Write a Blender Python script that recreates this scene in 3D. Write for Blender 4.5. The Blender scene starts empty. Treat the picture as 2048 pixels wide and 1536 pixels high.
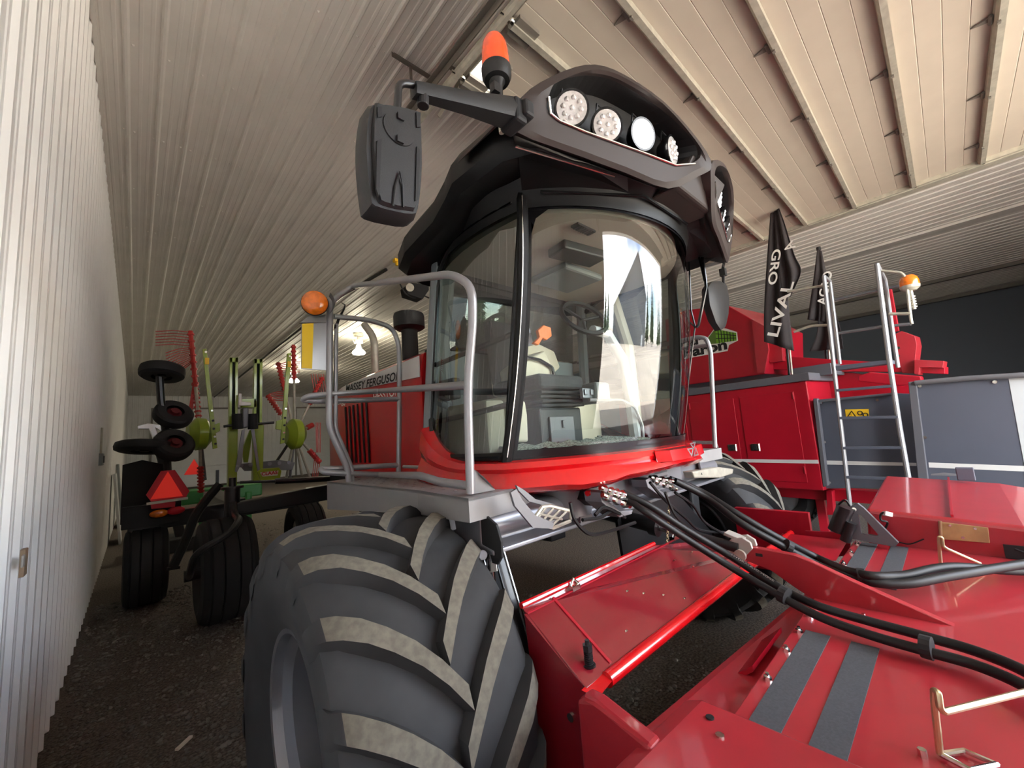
import bpy, bmesh, math, random
from mathutils import Vector, Matrix, Euler
random.seed(7)
SC = bpy.context.scene
COL = SC.collection
PI = math.pi

# ------------------------------------------------------------------ camera
FPX = 810.366                      # focal length in pixels of the 2048 x 1536 frame
YAW, PITCH, ROLL = (math.radians(a) for a in (43.1023, 6.98472, -4.15637))
HCAM = 1.75
_cy, _sy, _cp, _sp = math.cos(YAW), math.sin(YAW), math.cos(PITCH), math.sin(PITCH)
VF = Vector((_sy*_cp, _cy*_cp, _sp)); _r0 = Vector((_cy, -_sy, 0)); _u0 = _r0.cross(VF)
VR = math.cos(ROLL)*_r0 + math.sin(ROLL)*_u0
VU = -math.sin(ROLL)*_r0 + math.cos(ROLL)*_u0
EYE = Vector((0, 0, HCAM))
cam = bpy.data.cameras.new('camera'); camo = bpy.data.objects.new('camera', cam); COL.objects.link(camo)
cam.sensor_width = 36; cam.lens = 36*FPX/2048; cam.clip_start = .02; cam.clip_end = 500
camo.matrix_world = Matrix(((VR.x, VU.x, -VF.x, 0), (VR.y, VU.y, -VF.y, 0), (VR.z, VU.z, -VF.z, HCAM), (0, 0, 0, 1)))
SC.camera = camo

# ------------------------------------------------------------------ world, sun, exposure
w = bpy.data.worlds.new('sky'); SC.world = w; w.use_nodes = True
nt = w.node_tree; nt.nodes.clear()
out = nt.nodes.new('ShaderNodeOutputWorld'); bg = nt.nodes.new('ShaderNodeBackground')
sky = nt.nodes.new('ShaderNodeTexSky'); sky.sky_type = 'NISHITA'; sky.sun_disc = False
sky.sun_elevation = math.radians(48); sky.sun_rotation = math.radians(75); sky.air_density = 1.0; sky.dust_density = .8
tc = nt.nodes.new('ShaderNodeTexCoord'); nz = nt.nodes.new('ShaderNodeTexNoise')
nz.inputs['Scale'].default_value = 2.6; nz.inputs['Detail'].default_value = 6
cr = nt.nodes.new('ShaderNodeValToRGB'); cr.color_ramp.elements[0].position = .44; cr.color_ramp.elements[1].position = .58
mx = nt.nodes.new('ShaderNodeMixRGB'); mx.inputs[2].default_value = (9.5, 9.6, 9.8, 1)
nt.links.new(tc.outputs['Generated'], nz.inputs['Vector']); nt.links.new(nz.outputs['Fac'], cr.inputs['Fac'])
nt.links.new(cr.outputs['Color'], mx.inputs['Fac']); nt.links.new(sky.outputs['Color'], mx.inputs[1])
nt.links.new(mx.outputs['Color'], bg.inputs['Color']); nt.links.new(bg.outputs['Background'], out.inputs['Surface'])
bg.inputs['Strength'].default_value = .42
sun = bpy.data.lights.new('sun', 'SUN'); sun.energy = 9.0; sun.angle = math.radians(.6); sun.color = (1, .97, .93)
suno = bpy.data.objects.new('sun', sun); COL.objects.link(suno)
suno.rotation_euler = Vector((.78, .20, .95)).to_track_quat('Z', 'Y').to_euler(); suno.location = (30, 0, 30)
SC.view_settings.view_transform = 'Standard'; SC.view_settings.look = 'None'
SC.view_settings.gamma = 1; SC.view_settings.use_curve_mapping = False
SC.view_settings.exposure = 2.5
SC.cycles.max_bounces = 12; SC.cycles.diffuse_bounces = 8; SC.cycles.glossy_bounces = 4; SC.cycles.transparent_max_bounces = 10
SC.cycles.sample_clamp_indirect = 8; SC.cycles.caustics_reflective = False; SC.cycles.caustics_refractive = False

# ------------------------------------------------------------------ measuring helpers
def ray(px, py): return ((px-1024)/FPX)*VR - ((py-768)/FPX)*VU + VF
def ax(px, py, v): d = ray(px, py); return EYE + d*(v/d.x)
def ay(px, py, v): d = ray(px, py); return EYE + d*(v/d.y)
def az(px, py, v): d = ray(px, py); return EYE + d*((v-HCAM)/d.z)
def apl(px, py, p, n): d = ray(px, py); return EYE + d*((Vector(p)-EYE).dot(n)/d.dot(n))

# ------------------------------------------------------------------ materials
def lin(v):
    v /= 255
    return v/12.92 if v <= .04045 else ((v+.055)/1.055)**2.4
def rgb(r, g, b): return (lin(r), lin(g), lin(b), 1)
MATS = {}
def mat(name, col, rough=.5, metal=0, coat=0, noise=0, nscale=8, bump=0, bscale=60, emis=None, estr=0, spec=.5, col2=None, detail=4):
    m = bpy.data.materials.new(name); m.use_nodes = True; MATS[name] = m
    t = m.node_tree; b = t.nodes['Principled BSDF']
    b.inputs['Base Color'].default_value = col; b.inputs['Roughness'].default_value = rough
    b.inputs['Metallic'].default_value = metal; b.inputs['Coat Weight'].default_value = coat
    b.inputs['Coat Roughness'].default_value = .08; b.inputs['Specular IOR Level'].default_value = spec
    if emis: b.inputs['Emission Color'].default_value = emis; b.inputs['Emission Strength'].default_value = estr
    if noise or bump:
        tcn = t.nodes.new('ShaderNodeTexCoord')
    if noise:
        n = t.nodes.new('ShaderNodeTexNoise'); n.inputs['Scale'].default_value = nscale; n.inputs['Detail'].default_value = detail
        r = t.nodes.new('ShaderNodeValToRGB'); r.color_ramp.elements[0].position = .35; r.color_ramp.elements[1].position = .65
        c2 = col2 or tuple(min(1, c*(1+noise)) for c in col[:3])+(1,)
        r.color_ramp.elements[0].color = col if col2 else tuple(c*(1-noise) for c in col[:3])+(1,); r.color_ramp.elements[1].color = c2
        t.links.new(tcn.outputs['Object'], n.inputs['Vector']); t.links.new(n.outputs['Fac'], r.inputs['Fac']); t.links.new(r.outputs['Color'], b.inputs['Base Color'])
    if bump:
        n2 = t.nodes.new('ShaderNodeTexNoise'); n2.inputs['Scale'].default_value = bscale; n2.inputs['Detail'].default_value = 3
        bp_ = t.nodes.new('ShaderNodeBump'); bp_.inputs['Strength'].default_value = bump; bp_.inputs['Distance'].default_value = .01
        t.links.new(tcn.outputs['Object'], n2.inputs['Vector']); t.links.new(n2.outputs['Fac'], bp_.inputs['Height']); t.links.new(bp_.outputs['Normal'], b.inputs['Normal'])
    return m
def glass_mat(name, tint, gain=1.0):
    m = bpy.data.materials.new(name); m.use_nodes = True; MATS[name] = m
    t = m.node_tree; t.nodes.clear()
    o = t.nodes.new('ShaderNodeOutputMaterial'); tr = t.nodes.new('ShaderNodeBsdfTransparent'); gl = t.nodes.new('ShaderNodeBsdfGlossy')
    ge = t.nodes.new('ShaderNodeNewGeometry'); dt = t.nodes.new('ShaderNodeVectorMath'); dt.operation = 'DOT_PRODUCT'
    t.links.new(ge.outputs['Normal'], dt.inputs[0]); t.links.new(ge.outputs['Incoming'], dt.inputs[1])
    ma = lambda op, a, c=None: (lambda n: (setattr(n, 'operation', op), t.links.new(a, n.inputs[0]), n.inputs[1].__setattr__('default_value', c) if c is not None else None, n)[-1])(t.nodes.new('ShaderNodeMath'))
    ab = ma('ABSOLUTE', dt.outputs['Value']); om = ma('SUBTRACT', ab.outputs[0]); om.inputs[0].default_value = 1
    t.links.remove(om.inputs[0].links[0]); t.links.new(ab.outputs[0], om.inputs[1])
    pw = ma('POWER', om.outputs[0], 5.0); ml = ma('MULTIPLY_ADD', pw.outputs[0], 1-gain); ml.inputs[2].default_value = gain; ml.use_clamp = True
    mi = t.nodes.new('ShaderNodeMixShader'); tr.inputs['Color'].default_value = tint; gl.inputs['Roughness'].default_value = 0.0
    t.links.new(ml.outputs[0], mi.inputs[0]); t.links.new(tr.outputs[0], mi.inputs[1]); t.links.new(gl.outputs[0], mi.inputs[2]); t.links.new(mi.outputs[0], o.inputs[0])
    return m
mat('wall_steel', rgb(238, 238, 236), .42, noise=.02, nscale=3)
mat('ceiling_steel', rgb(234, 230, 224), .45, noise=.03, nscale=2)
mat('door_panel', rgb(188, 178, 164), .55, noise=.025, nscale=4)
mat('galvanised', rgb(188, 184, 170), .42, metal=.4, noise=.12, nscale=14)
mat('galv_dark', rgb(128, 122, 114), .5, metal=.3)
mat('gravel', rgb(58, 52, 46), .95, noise=1, nscale=60, bump=1.0, bscale=70, col2=rgb(112, 102, 92), detail=9)
mat('stone', rgb(112, 106, 100), .9, noise=.3, nscale=5)
mat('yard', rgb(186, 176, 160), .95, noise=.12, nscale=.35, bump=.4, bscale=9)
mat('red', rgb(168, 40, 50), .36, coat=.45, noise=.05, nscale=6)
mat('cab_red', rgb(206, 14, 22), .22, coat=.7)
mat('shield_red_shaded', rgb(126, 24, 34), .26, coat=.6, noise=.05, nscale=5)  # same paint as the deck red, darkened for the dim surroundings it reflects
mat('red_dark', rgb(172, 16, 38), .36, coat=.3, noise=.05, nscale=4)
mat('hood_red', rgb(190, 12, 20), .3, coat=.5)
mat('stripe_white', rgb(215, 214, 212), .4)
mat('stripe_grey', rgb(70, 72, 77), .9, noise=.12, nscale=160)
mat('rail_grey', rgb(158, 158, 161), .32, metal=.4)
mat('deck_grey', rgb(138, 137, 137), .5, noise=.03)
mat('frame_grey', rgb(140, 141, 147), .33, metal=.5)
mat('bracket_grey', rgb(112, 112, 116), .45, metal=.3)
mat('panel_grey', rgb(84, 88, 100), .42, noise=.03, nscale=2)
mat('counter_grey', rgb(92, 92, 98), .5)
mat('light_panel', rgb(196, 200, 202), .45)
mat('black_plastic', rgb(28, 28, 29), .5, bump=.12, bscale=420)
mat('roof_black', rgb(18, 18, 19), .45, spec=.3)
mat('black_gloss', rgb(14, 14, 16), .22)
mat('black_soft', rgb(26, 26, 28), .7)
mat('black_steel', rgb(24, 24, 26), .4, coat=.2)
mat('hose_rubber', rgb(24, 23, 24), .5, spec=.35)
mat('roof_brown', rgb(60, 53, 51), .45, spec=.22)
mat('rubber', rgb(50, 50, 51), .78, noise=.15, nscale=7)
mat('rubber_dust', rgb(108, 103, 92), .95, noise=.16, nscale=45)
mat('rubber_black', rgb(34, 34, 36), .75)
mat('rim_silver', rgb(150, 152, 158), .3, metal=.75)
mat('chrome', rgb(225, 222, 214), .15, metal=1)
mat('zinc', rgb(205, 190, 150), .28, metal=.9)
mat('gold_plate', rgb(188, 160, 112), .45, metal=.55, noise=.15, nscale=12)
mat('steel_bright', rgb(215, 215, 215), .25, metal=.9)
mat('cast_white', rgb(176, 172, 166), .5, metal=.2)
mat('amber', rgb(235, 120, 20), .18, coat=.8, noise=.18, nscale=30)
mat('beacon_orange', rgb(238, 78, 24), .16, coat=.8, emis=rgb(240, 80, 20), estr=.05, noise=.15, nscale=25)
mat('yellow_tape', rgb(240, 200, 30), .55)
mat('white_plastic', rgb(232, 230, 224), .5)
mat('lamp_lens', rgb(225, 222, 220), .12, metal=.35, coat=.8, noise=.12, nscale=60)
mat('lamp_glow', rgb(255, 250, 240), .3, emis=(1, .97, .92, 1), estr=1.6)
mat('beige', rgb(205, 197, 176), .6)
mat('headliner', rgb(168, 160, 148), .9)
mat('cab_grey', rgb(120, 126, 128), .6)
mat('cab_dark', rgb(40, 42, 44), .5)
mat('floor_mat', rgb(150, 160, 152), 1, noise=.7, nscale=90)
mat('orange_lever', rgb(240, 120, 40), .45)
mat('claas_green', rgb(150, 172, 44), .38, coat=.3)
mat('deere_green', rgb(40, 120, 50), .45)
mat('tine_red', rgb(196, 52, 48), .45)
mat('smv_orange', rgb(255, 62, 48), .55, emis=rgb(255, 50, 40), estr=.04)
mat('disc_red', rgb(96, 18, 26), .6)
mat('smv_red', rgb(196, 18, 40), .5)
mat('flag_black', rgb(52, 46, 48), .8, noise=.06, nscale=20)
mat('ink_black', rgb(24, 24, 26), .6)
mat('ink_white', rgb(238, 236, 232), .6)
mat('logo_green', rgb(120, 180, 50), .5)
mat('logo_green_dark', rgb(88, 120, 48), .5)
mat('sticker_yellow', rgb(245, 200, 40), .5)
mat('bulb', (1, .93, .72, 1), .4, emis=(1, .9, .66, 1), estr=14)
mat('window_lite_glow', rgb(250, 248, 240), .4, emis=(1, .97, .9, 1), estr=.9)  # door pane emits by itself in place of light shining through it
mat('brown_cover', rgb(150, 128, 104), .6)
mat('barn_metal', rgb(90, 94, 100), .6, noise=.05, nscale=3)
mat('barn_roof', rgb(150, 158, 166), .5)
mat('needle', rgb(62, 84, 44), .9, noise=.35, nscale=3)
mat('bark', rgb(84, 66, 50), .9)
mat('paper', rgb(214, 206, 190), .9)
mat('seat_cloth', rgb(62, 64, 66), .85, noise=.1, nscale=60)
glass_mat('cab_glass', (.84, .90, .87, 1), .085)
glass_mat('side_glass', (.36, .40, .38, 1), .16)
mat('mirror_face', rgb(220, 225, 230), .03, metal=1)

# ------------------------------------------------------------------ mesh builder
def V(*a): return Vector(a[0] if len(a) == 1 else a)
class B:
    def __init__(s): s.v = []; s.f = []; s.mi = []; s.cur = 0
    def add(s, vs, fs):
        o = len(s.v); s.v += [Vector(p) for p in vs]
        for f in fs: s.f.append([o+i for i in f]); s.mi.append(s.cur)
        return s
    def box(s, c, d, rot=None):
        c = V(c); hx, hy, hz = d[0]/2, d[1]/2, d[2]/2
        R_ = Euler(rot).to_matrix() if rot else Matrix.Identity(3)
        vs = [c + R_ @ V(x*hx, y*hy, z*hz) for x in (-1, 1) for y in (-1, 1) for z in (-1, 1)]
        return s.add(vs, [(0, 1, 3, 2), (4, 6, 7, 5), (0, 4, 5, 1), (2, 3, 7, 6), (0, 2, 6, 4), (1, 5, 7, 3)])
    def bar(s, a, b, w, h, up=(0, 0, 1)):
        a, b = V(a), V(b); d = (b-a).normalized(); sd = d.cross(V(up))
        if sd.length < 1e-4: sd = d.cross(V(1, 0, 0))
        sd.normalize(); u = sd.cross(d)
        vs = [p + sd*(x*w/2) + u*(y*h/2) for p in (a, b) for x, y in ((-1, -1), (1, -1), (1, 1), (-1, 1))]
        return s.add(vs, [(3, 2, 1, 0), (4, 5, 6, 7), (0, 1, 5, 4), (1, 2, 6, 5), (2, 3, 7, 6), (3, 0, 4, 7)])
    def prism(s, poly, d):
        poly = [V(p) for p in poly]; d = V(d); n = len(poly)
        return s.add(poly+[p+d for p in poly], [tuple(range(n))[::-1], tuple(range(n, 2*n))] + [(i, (i+1) % n, n+(i+1) % n, n+i) for i in range(n)])
    def grid(s, rows, close=False):
        n = len(rows[0]); vs = [p for r in rows for p in r]; fs = []
        for i in range(len(rows)-1):
            for j in range(n if close else n-1):
                k = (j+1) % n; fs.append((i*n+j, i*n+k, (i+1)*n+k, (i+1)*n+j))
        return s.add(vs, fs)
    def loft(s, rings, caps=True):
        s.grid(rings, True)
        if caps:
            s.add(rings[0], [tuple(range(len(rings[0])))[::-1]]); s.add(rings[-1], [tuple(range(len(rings[-1])))])
        return s
    def cyl(s, a, b, r0, r1=None, n=16, caps=True):
        r1 = r0 if r1 is None else r1; a, b = V(a), V(b); d = (b-a).normalized()
        x = d.orthogonal().normalized(); y = d.cross(x)
        ring = lambda c, r: [c + x*(r*math.cos(2*PI*i/n)) + y*(r*math.sin(2*PI*i/n)) for i in range(n)]
        return s.loft([ring(a, r0), ring(b, r1)], caps)
    def lathe(s, c, axis, prof, n=32, caps=True, a0=0, a1=2*PI):
        c = V(c); d = V(axis).normalized(); x = d.orthogonal().normalized(); y = d.cross(x); full = abs(a1-a0-2*PI) < 1e-6
        m = n if full else n+1
        rings = [[c + d*h + x*(r*math.cos(a0+(a1-a0)*i/n)) + y*(r*math.sin(a0+(a1-a0)*i/n)) for i in range(m)] for h, r in prof]
        if full: return s.loft(rings, caps)
        return s.grid(rings)
    def tube(s, pts, r, n=10, fillet=0, caps=True, taper=None):
        pts = [V(p) for p in pts]
        if fillet:
            q = [pts[0]]
            for i in range(1, len(pts)-1):
                a, p, b = pts[i-1], pts[i], pts[i+1]; f = min(fillet, (a-p).length*.45, (b-p).length*.45)
                p0, p2 = p+(a-p).normalized()*f, p+(b-p).normalized()*f
                q += [(1-t)**2*p0 + 2*t*(1-t)*p + t*t*p2 for t in (0, .25, .5, .75, 1)]
            pts = q+[pts[-1]]
        x = None; rings = []
        for i, p in enumerate(pts):
            d = (pts[min(i+1, len(pts)-1)]-pts[max(i-1, 0)]).normalized()
            x = d.orthogonal().normalized() if x is None else (x-d*x.dot(d)).normalized()
            y = d.cross(x); rr = r if not taper else r+(taper-r)*i/(len(pts)-1)
            rings.append([p + x*(rr*math.cos(2*PI*k/n)) + y*(rr*math.sin(2*PI*k/n)) for k in range(n)])
        return s.loft(rings, caps)
    def ball(s, c, r, n=14, m=8, sc=(1, 1, 1)):
        c = V(c); rings = []
        for i in range(1, m):
            t = PI*i/m; rings.append([c + V(sc[0]*r*math.sin(t)*math.cos(2*PI*k/n), sc[1]*r*math.sin(t)*math.sin(2*PI*k/n), sc[2]*r*math.cos(t)) for k in range(n)])
        return s.loft(rings)
    def make(s, name, m, parent=None, smooth=False, bevel=0, seg=2, angle=35):
        me = bpy.data.meshes.new(name); me.from_pydata([tuple(p) for p in s.v], [], s.f)
        for mm in (m if isinstance(m, (list, tuple)) else [m]): me.materials.append(MATS[mm])
        if len(me.polygons) == len(s.mi): me.polygons.foreach_set('material_index', s.mi)
        bm = bmesh.new(); bm.from_mesh(me)
        bmesh.ops.remove_doubles(bm, verts=bm.verts, dist=1e-5)
        bmesh.ops.recalc_face_normals(bm, faces=bm.faces); bm.to_mesh(me); bm.free()
        o = bpy.data.objects.new(name, me); COL.objects.link(o)
        if smooth:
            for p in me.polygons: p.use_smooth = True
            try: me.set_sharp_from_angle(angle=math.radians(angle))
            except Exception: pass
        if bevel:
            bv = o.modifiers.new('edge', 'BEVEL'); bv.width = bevel; bv.segments = seg; bv.limit_method = 'ANGLE'; bv.angle_limit = math.radians(40)
            bv.harden_normals = False
        if parent is not None: hang(o, parent)
        return o
def hang(o, parent):
    o.parent = parent
    if parent.parent is None and parent.type == 'EMPTY': o.matrix_parent_inverse = Matrix.Translation(-parent.location)
def catmull(pts, k=6):
    P = [V(p) for p in pts]; P = [2*P[0]-P[1]]+P+[2*P[-1]-P[-2]]; o = []
    for i in range(1, len(P)-2):
        a, b, c, d = P[i-1:i+3]
        for j in range(k):
            t = j/k; o.append(.5*((2*b)+(c-a)*t+(2*a-5*b+4*c-d)*t*t+(3*b-a-3*c+d)*t**3))
    return o+[P[-2]]
def tag(o, label, cat, group=None, kind=None):
    if label: o['label'] = label
    if cat: o['category'] = cat
    if group: o['group'] = group
    if kind: o['kind'] = kind
    return o
def thing(name, label, cat, loc, group=None):
    o = bpy.data.objects.new(name, None); o.empty_display_size = .2; o.location = loc; COL.objects.link(o)
    return tag(o, label, cat, group)
def struct(o): o['kind'] = 'structure'; return o
def text(s, at, xd, yd, h, m, parent, name='lettering', depth=.003, shear=0, width=None, bold=.0, label=None):
    cu = bpy.data.curves.new(name, 'FONT'); cu.body = s; cu.size = 1; cu.extrude = .0; cu.shear = shear; cu.offset = bold
    to = bpy.data.objects.new('tmp', cu); COL.objects.link(to)
    dg = bpy.context.evaluated_depsgraph_get(); me = bpy.data.meshes.new_from_object(to.evaluated_get(dg))
    bpy.data.objects.remove(to); me.name = name
    xs = [v.co.x for v in me.vertices]; ys = [v.co.y for v in me.vertices]
    x0, x1, y0, y1 = min(xs), max(xs), min(ys), max(ys)
    xd, yd = V(xd).normalized(), V(yd).normalized(); nrm = xd.cross(yd).normalized()
    kx = (width/(x1-x0)) if width else h/(y1-y0); ky = h/(y1-y0)
    for v in me.vertices: v.co = V(at) + xd*((v.co.x-x0)*kx) + yd*((v.co.y-y0)*ky) + nrm*depth
    me.materials.clear(); me.materials.append(MATS[m])
    o = bpy.data.objects.new(name, me); COL.objects.link(o)
    if parent is not None: hang(o, parent)
    return o

# ================================================================== THE BUILDING
XL, ZC, YB, YF, XR = -.386, 5.4, 31.0, -3.4, 20.6
def rib_profile(n0, n1, p=.2454, h=.019):
    q = []
    for i in range(n0, n1):
        for a, b in ((0, 0), (.055, 0), (.062, .004), (.082, .004), (.089, 0), (.130, 0), (.137, .004), (.157, .004), (.164, 0), (.196, 0), (.211, h), (.230, h)):
            q.append((i*p+a, b))
    return q
pr = [(u, h) for u, h in rib_profile(-14, 127)]
b = B(); b.grid([[V(XL+h, u, 0) for u, h in pr], [V(XL+h, u, ZC) for u, h in pr]])
struct(b.make('wall_left', 'wall_steel'))
pr = [(u+XL, h) for u, h in rib_profile(0, 86)]
b = B(); b.grid([[V(u, YF, ZC-h) for u, h in pr], [V(u, YB, ZC-h) for u, h in pr]])
for k in range(-5, 21):
    y = .55+1.3*k
    for i in range(0, 86):
        for du in ((.02,) if k % 2 else (.03, .185)):
            x = XL+i*.2454+du; z = ZC-.002; r = .011
            b.add([V(x-r, y-r, z), V(x+r, y-r, z), V(x+r, y+r, z), V(x-r, y+r, z), V(x, y, z-.012)], [(0, 1, 4), (1, 2, 4), (2, 3, 4), (3, 0, 4)])
struct(b.make('ceiling', 'ceiling_steel'))
b = B(); b.add([V(XL-.3, YF, 0), V(XR+.2, YF, 0), V(XR+.2, YB, 0), V(XL-.3, YB, 0)], [(0, 1, 2, 3)])
struct(b.make('floor', 'gravel'))
# front wall with the door opening
OX0, OX1, OZ = 2.05, 7.7, 4.72
b = B()
b.box(((XL-.3+OX0)/2, YF-.1, ZC/2), (OX0-XL+.3, .2, ZC)); b.box(((OX1+XR)/2, YF-.1, ZC/2), (XR-OX1, .2, ZC)); b.box(((OX0+OX1)/2, YF-.1, (OZ+ZC)/2), (OX1-OX0, .2, ZC-OZ))
struct(b.make('wall_front', 'wall_steel'))
pr = [(u+XL, h) for u, h in rib_profile(0, 86)]
b = B(); b.grid([[V(u, YB-h, 0) for u, h in pr], [V(u, YB-h, ZC) for u, h in pr]])
struct(b.make('wall_back', 'wall_steel'))
mat('dark_wall', rgb(104, 112, 124), .6)
b = B(); b.box((XR+.05, (YF+YB)/2, ZC/2), (.1, YB-YF, ZC)); struct(b.make('wall_right', 'dark_wall'))
b = B(); b.bar((XR-3.2, YF, ZC-.06), (XR-3.2, YB, ZC-.06), .16, .09); struct(b.make('trim_1', 'galv_dark'))
b = B(); b.bar((XR-.2, YF, ZC-.1), (XR-.2, YB, ZC-.1), .2, .12); struct(b.make('trim_2', 'galv_dark'))
b = B(); b.bar((12.3, YF, ZC-.045), (12.3, YB, ZC-.045), .3, .05); struct(b.make('trim_3', 'ceiling_steel'))
b = B(); b.bar((XL+.03, YF, ZC-.012), (XL+.03, YB, ZC-.012), .03, .03); struct(b.make('trim_4', 'ceiling_steel'))
# sealed roof above the ceiling keeps the sun out
b = B(); b.box(((XL+XR)/2, (YF+YB)/2, ZC+.2), (XR-XL+1.2, YB-YF+1.0, .12)); struct(b.make('roof', 'barn_roof'))
# far doors in the back wall
def far_door(name, x0, x1, z1):
    b = B()
    for k in range(4): b.box(((x0+x1)/2, YB-.06, z1*(k+.5)/4), (x1-x0, .05, z1/4-.02))
    d = struct(b.make(name, 'wall_steel', bevel=.01))
    b = B(); t = .09
    b.box((x0-t/2, YB-.06, z1/2), (t, .1, z1)); b.box((x1+t/2, YB-.06, z1/2), (t, .1, z1)); b.box(((x0+x1)/2, YB-.06, z1+t/2), (x1-x0+2*t, .1, t))
    b.make('door_frame', 'galv_dark', d)
far_door('door_2', .7, 5.6, 4.6); far_door('door_3', 8.2, 13.2, 4.6)

# ---- overhead door, rolled in under the ceiling
ZD = 4.72; YS = [2.36, 1.765, 1.155, .56, -.06, -.67, -1.28, -1.89, -2.5]
DX0, DX1 = 1.90, 7.62
d1 = bpy.data.objects.new('door_1', None); d1.location = (4.8, -3.3, ZD); COL.objects.link(d1); d1['kind'] = 'structure'
for i in range(len(YS)-1):
    y1, y0 = YS[i], YS[i+1]; q = []; n = 4
    for k in range(n):
        a, c = y0+(y1-y0)*k/n, y0+(y1-y0)*(k+1)/n
        q += [(a, -.006), (a+.004, -.009), (c-.005, -.009), (c-.001, -.006)]
    q = [(y0, .04)]+q+[(y1, .04)]
    b = B(); b.prism([V(DX0, y, ZD+z) for y, z in q], V(DX1-DX0, 0, 0)); b.make('panel', 'door_panel', d1)
# row of lites in the last section
b = B()
b.box((DX0+.14, 2.19, ZD-.014), (.24, .26, .012))
lp = b.make('window_pane', 'window_lite_glow', d1)
b = B()
for xx in (DX0+.015, DX0+.15, DX0+.265): b.box((xx, 2.19, ZD-.018), (.012, .3, .02))
for yy in (2.05, 2.33): b.box((DX0+.14, yy, ZD-.018), (.26, .014, .02))
b.make('pane_frame', 'galvanised', d1)
for i, y in enumerate(YS[:-1]):
    b = B(); b.prism([V(DX0, y+dy, ZD+dz) for dy, dz in ((-.03, -.012), (-.03, -.075), (.012, -.075), (.03, -.05), (.036, -.012))], V(DX1-DX0, 0, 0))
    b.make('strut', 'galvanised', d1)
    b = B(); b.box((DX0+.11, y-.01, ZD-.045), (.2, .15, .03)); b.make('end_bracket', 'galv_dark', d1)
    for k in range(5):
        x = DX0+.62+k*1.15
        b = B(); b.prism([V(x-.032, y+.03, ZD-.014), V(x+.032, y+.03, ZD-.014), V(x+.014, y+.11, ZD-.014), V(x, y+.15, ZD-.014), V(x-.014, y+.11, ZD-.014)], V(0, 0, -.012))
        b.cyl(V(x-.05, y+.045, ZD-.03), V(x+.05, y+.045, ZD-.03), .014, n=8); b.box((x, y+.01, ZD-.08), (.03, .02, .02))
        b.make('hinge', 'galv_dark', d1)
for x, s_ in ((DX0-.06, 1), (DX1+.06, -1)):
    b = B(); y0, y1 = -3.2, 3.35 if s_ == 1 else 3.1
    q = [(-.035, .0), (.035, .0), (.035, -.012), (.012, -.02), (.012, -.05), (-.02, -.05), (-.035, -.03)]
    b.prism([V(x+s_*a, y0, ZD-.02+c) for a, c in q], V(0, y1-y0, 0)); b.make('track', 'galvanised', d1)
    b = B(); b.prism([V(x-s_*.05+s_*a, y0, ZD+.01+c) for a, c in ((0, 0), (0, .07), (-.05, .07), (-.05, .062), (-.008, .062), (-.008, 0))], V(0, y1-y0, 0)); b.make('track_angle', 'galv_dark', d1)
    for i, y in enumerate(YS[:-1]):
        b = B(); b.cyl(V(x-.08*s_+.02, y-.02, ZD-.045), V(x+.11*s_, y-.02, ZD-.045), .012, n=8); b.cyl(V(x+.03*s_, y-.02, ZD-.045), V(x+.055*s_, y-.02, ZD-.045), .026, n=12)
        b.make('roller', 'chrome', d1, smooth=True)
b = B(); b.prism([V(DX1+.0, -3.2, ZD-.06), V(DX1+.22, -3.2, ZD-.06), V(DX1+.22, -3.2, ZD+.14), V(DX1, -3.2, ZD+.14)], V(0, 6.3, 0)); b.make('track_header', 'galvanised', d1)
# perforated angle that hangs the track from the ceiling
def hanger(a, c):
    b = B(); b.bar(a, c, .05, .004); b.bar(V(a)+V(0, .025, .025), V(c)+V(0, .025, .025), .004, .05)
    return b
b = hanger((1.66, 3.07, ZC-.06), (2.14, 3.07, ZC-.06)); b.bar((1.84, 3.07, ZC-.06), (1.84, 3.07, ZD), .03, .004, up=(0, 1, 0)); b.make('hanger', 'galv_dark', d1)
b = hanger((2.1, 2.85, ZC-.06), (2.6, 2.85, ZC-.06)); b.bar((2.3, 2.85, ZC-.06), (1.98, 2.85, ZD), .03, .004, up=(0, 1, 0)); b.make('hanger', 'galv_dark', d1)

# ---- yard outside the door
b = B(); rows = []
for yy in (-3.41, -6, -10, -16, -24, -34, -48, -70, -110):
    z = -.03+max(0, (-yy-7))*.06
    rows.append([V(x, yy, z) for x in (-90, -40, -15, 0, 8, 20, 45, 90)])
b.grid(rows); struct(b.make('yard_ground', 'yard', smooth=True))

# ================================================================== WINDROWER (cab, hood, wheels, platforms)
CX, CM = 2.2, 2.36                # centre of the cab, centre of the chassis
WR = thing('windrower', 'red self-propelled windrower with tall black-roofed glass cab and huge lugged front tyre', 'farm machine', (CM, 1.78, 0))
def mirx(p, c=CX): return V(2*c-p[0], p[1], p[2])

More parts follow.
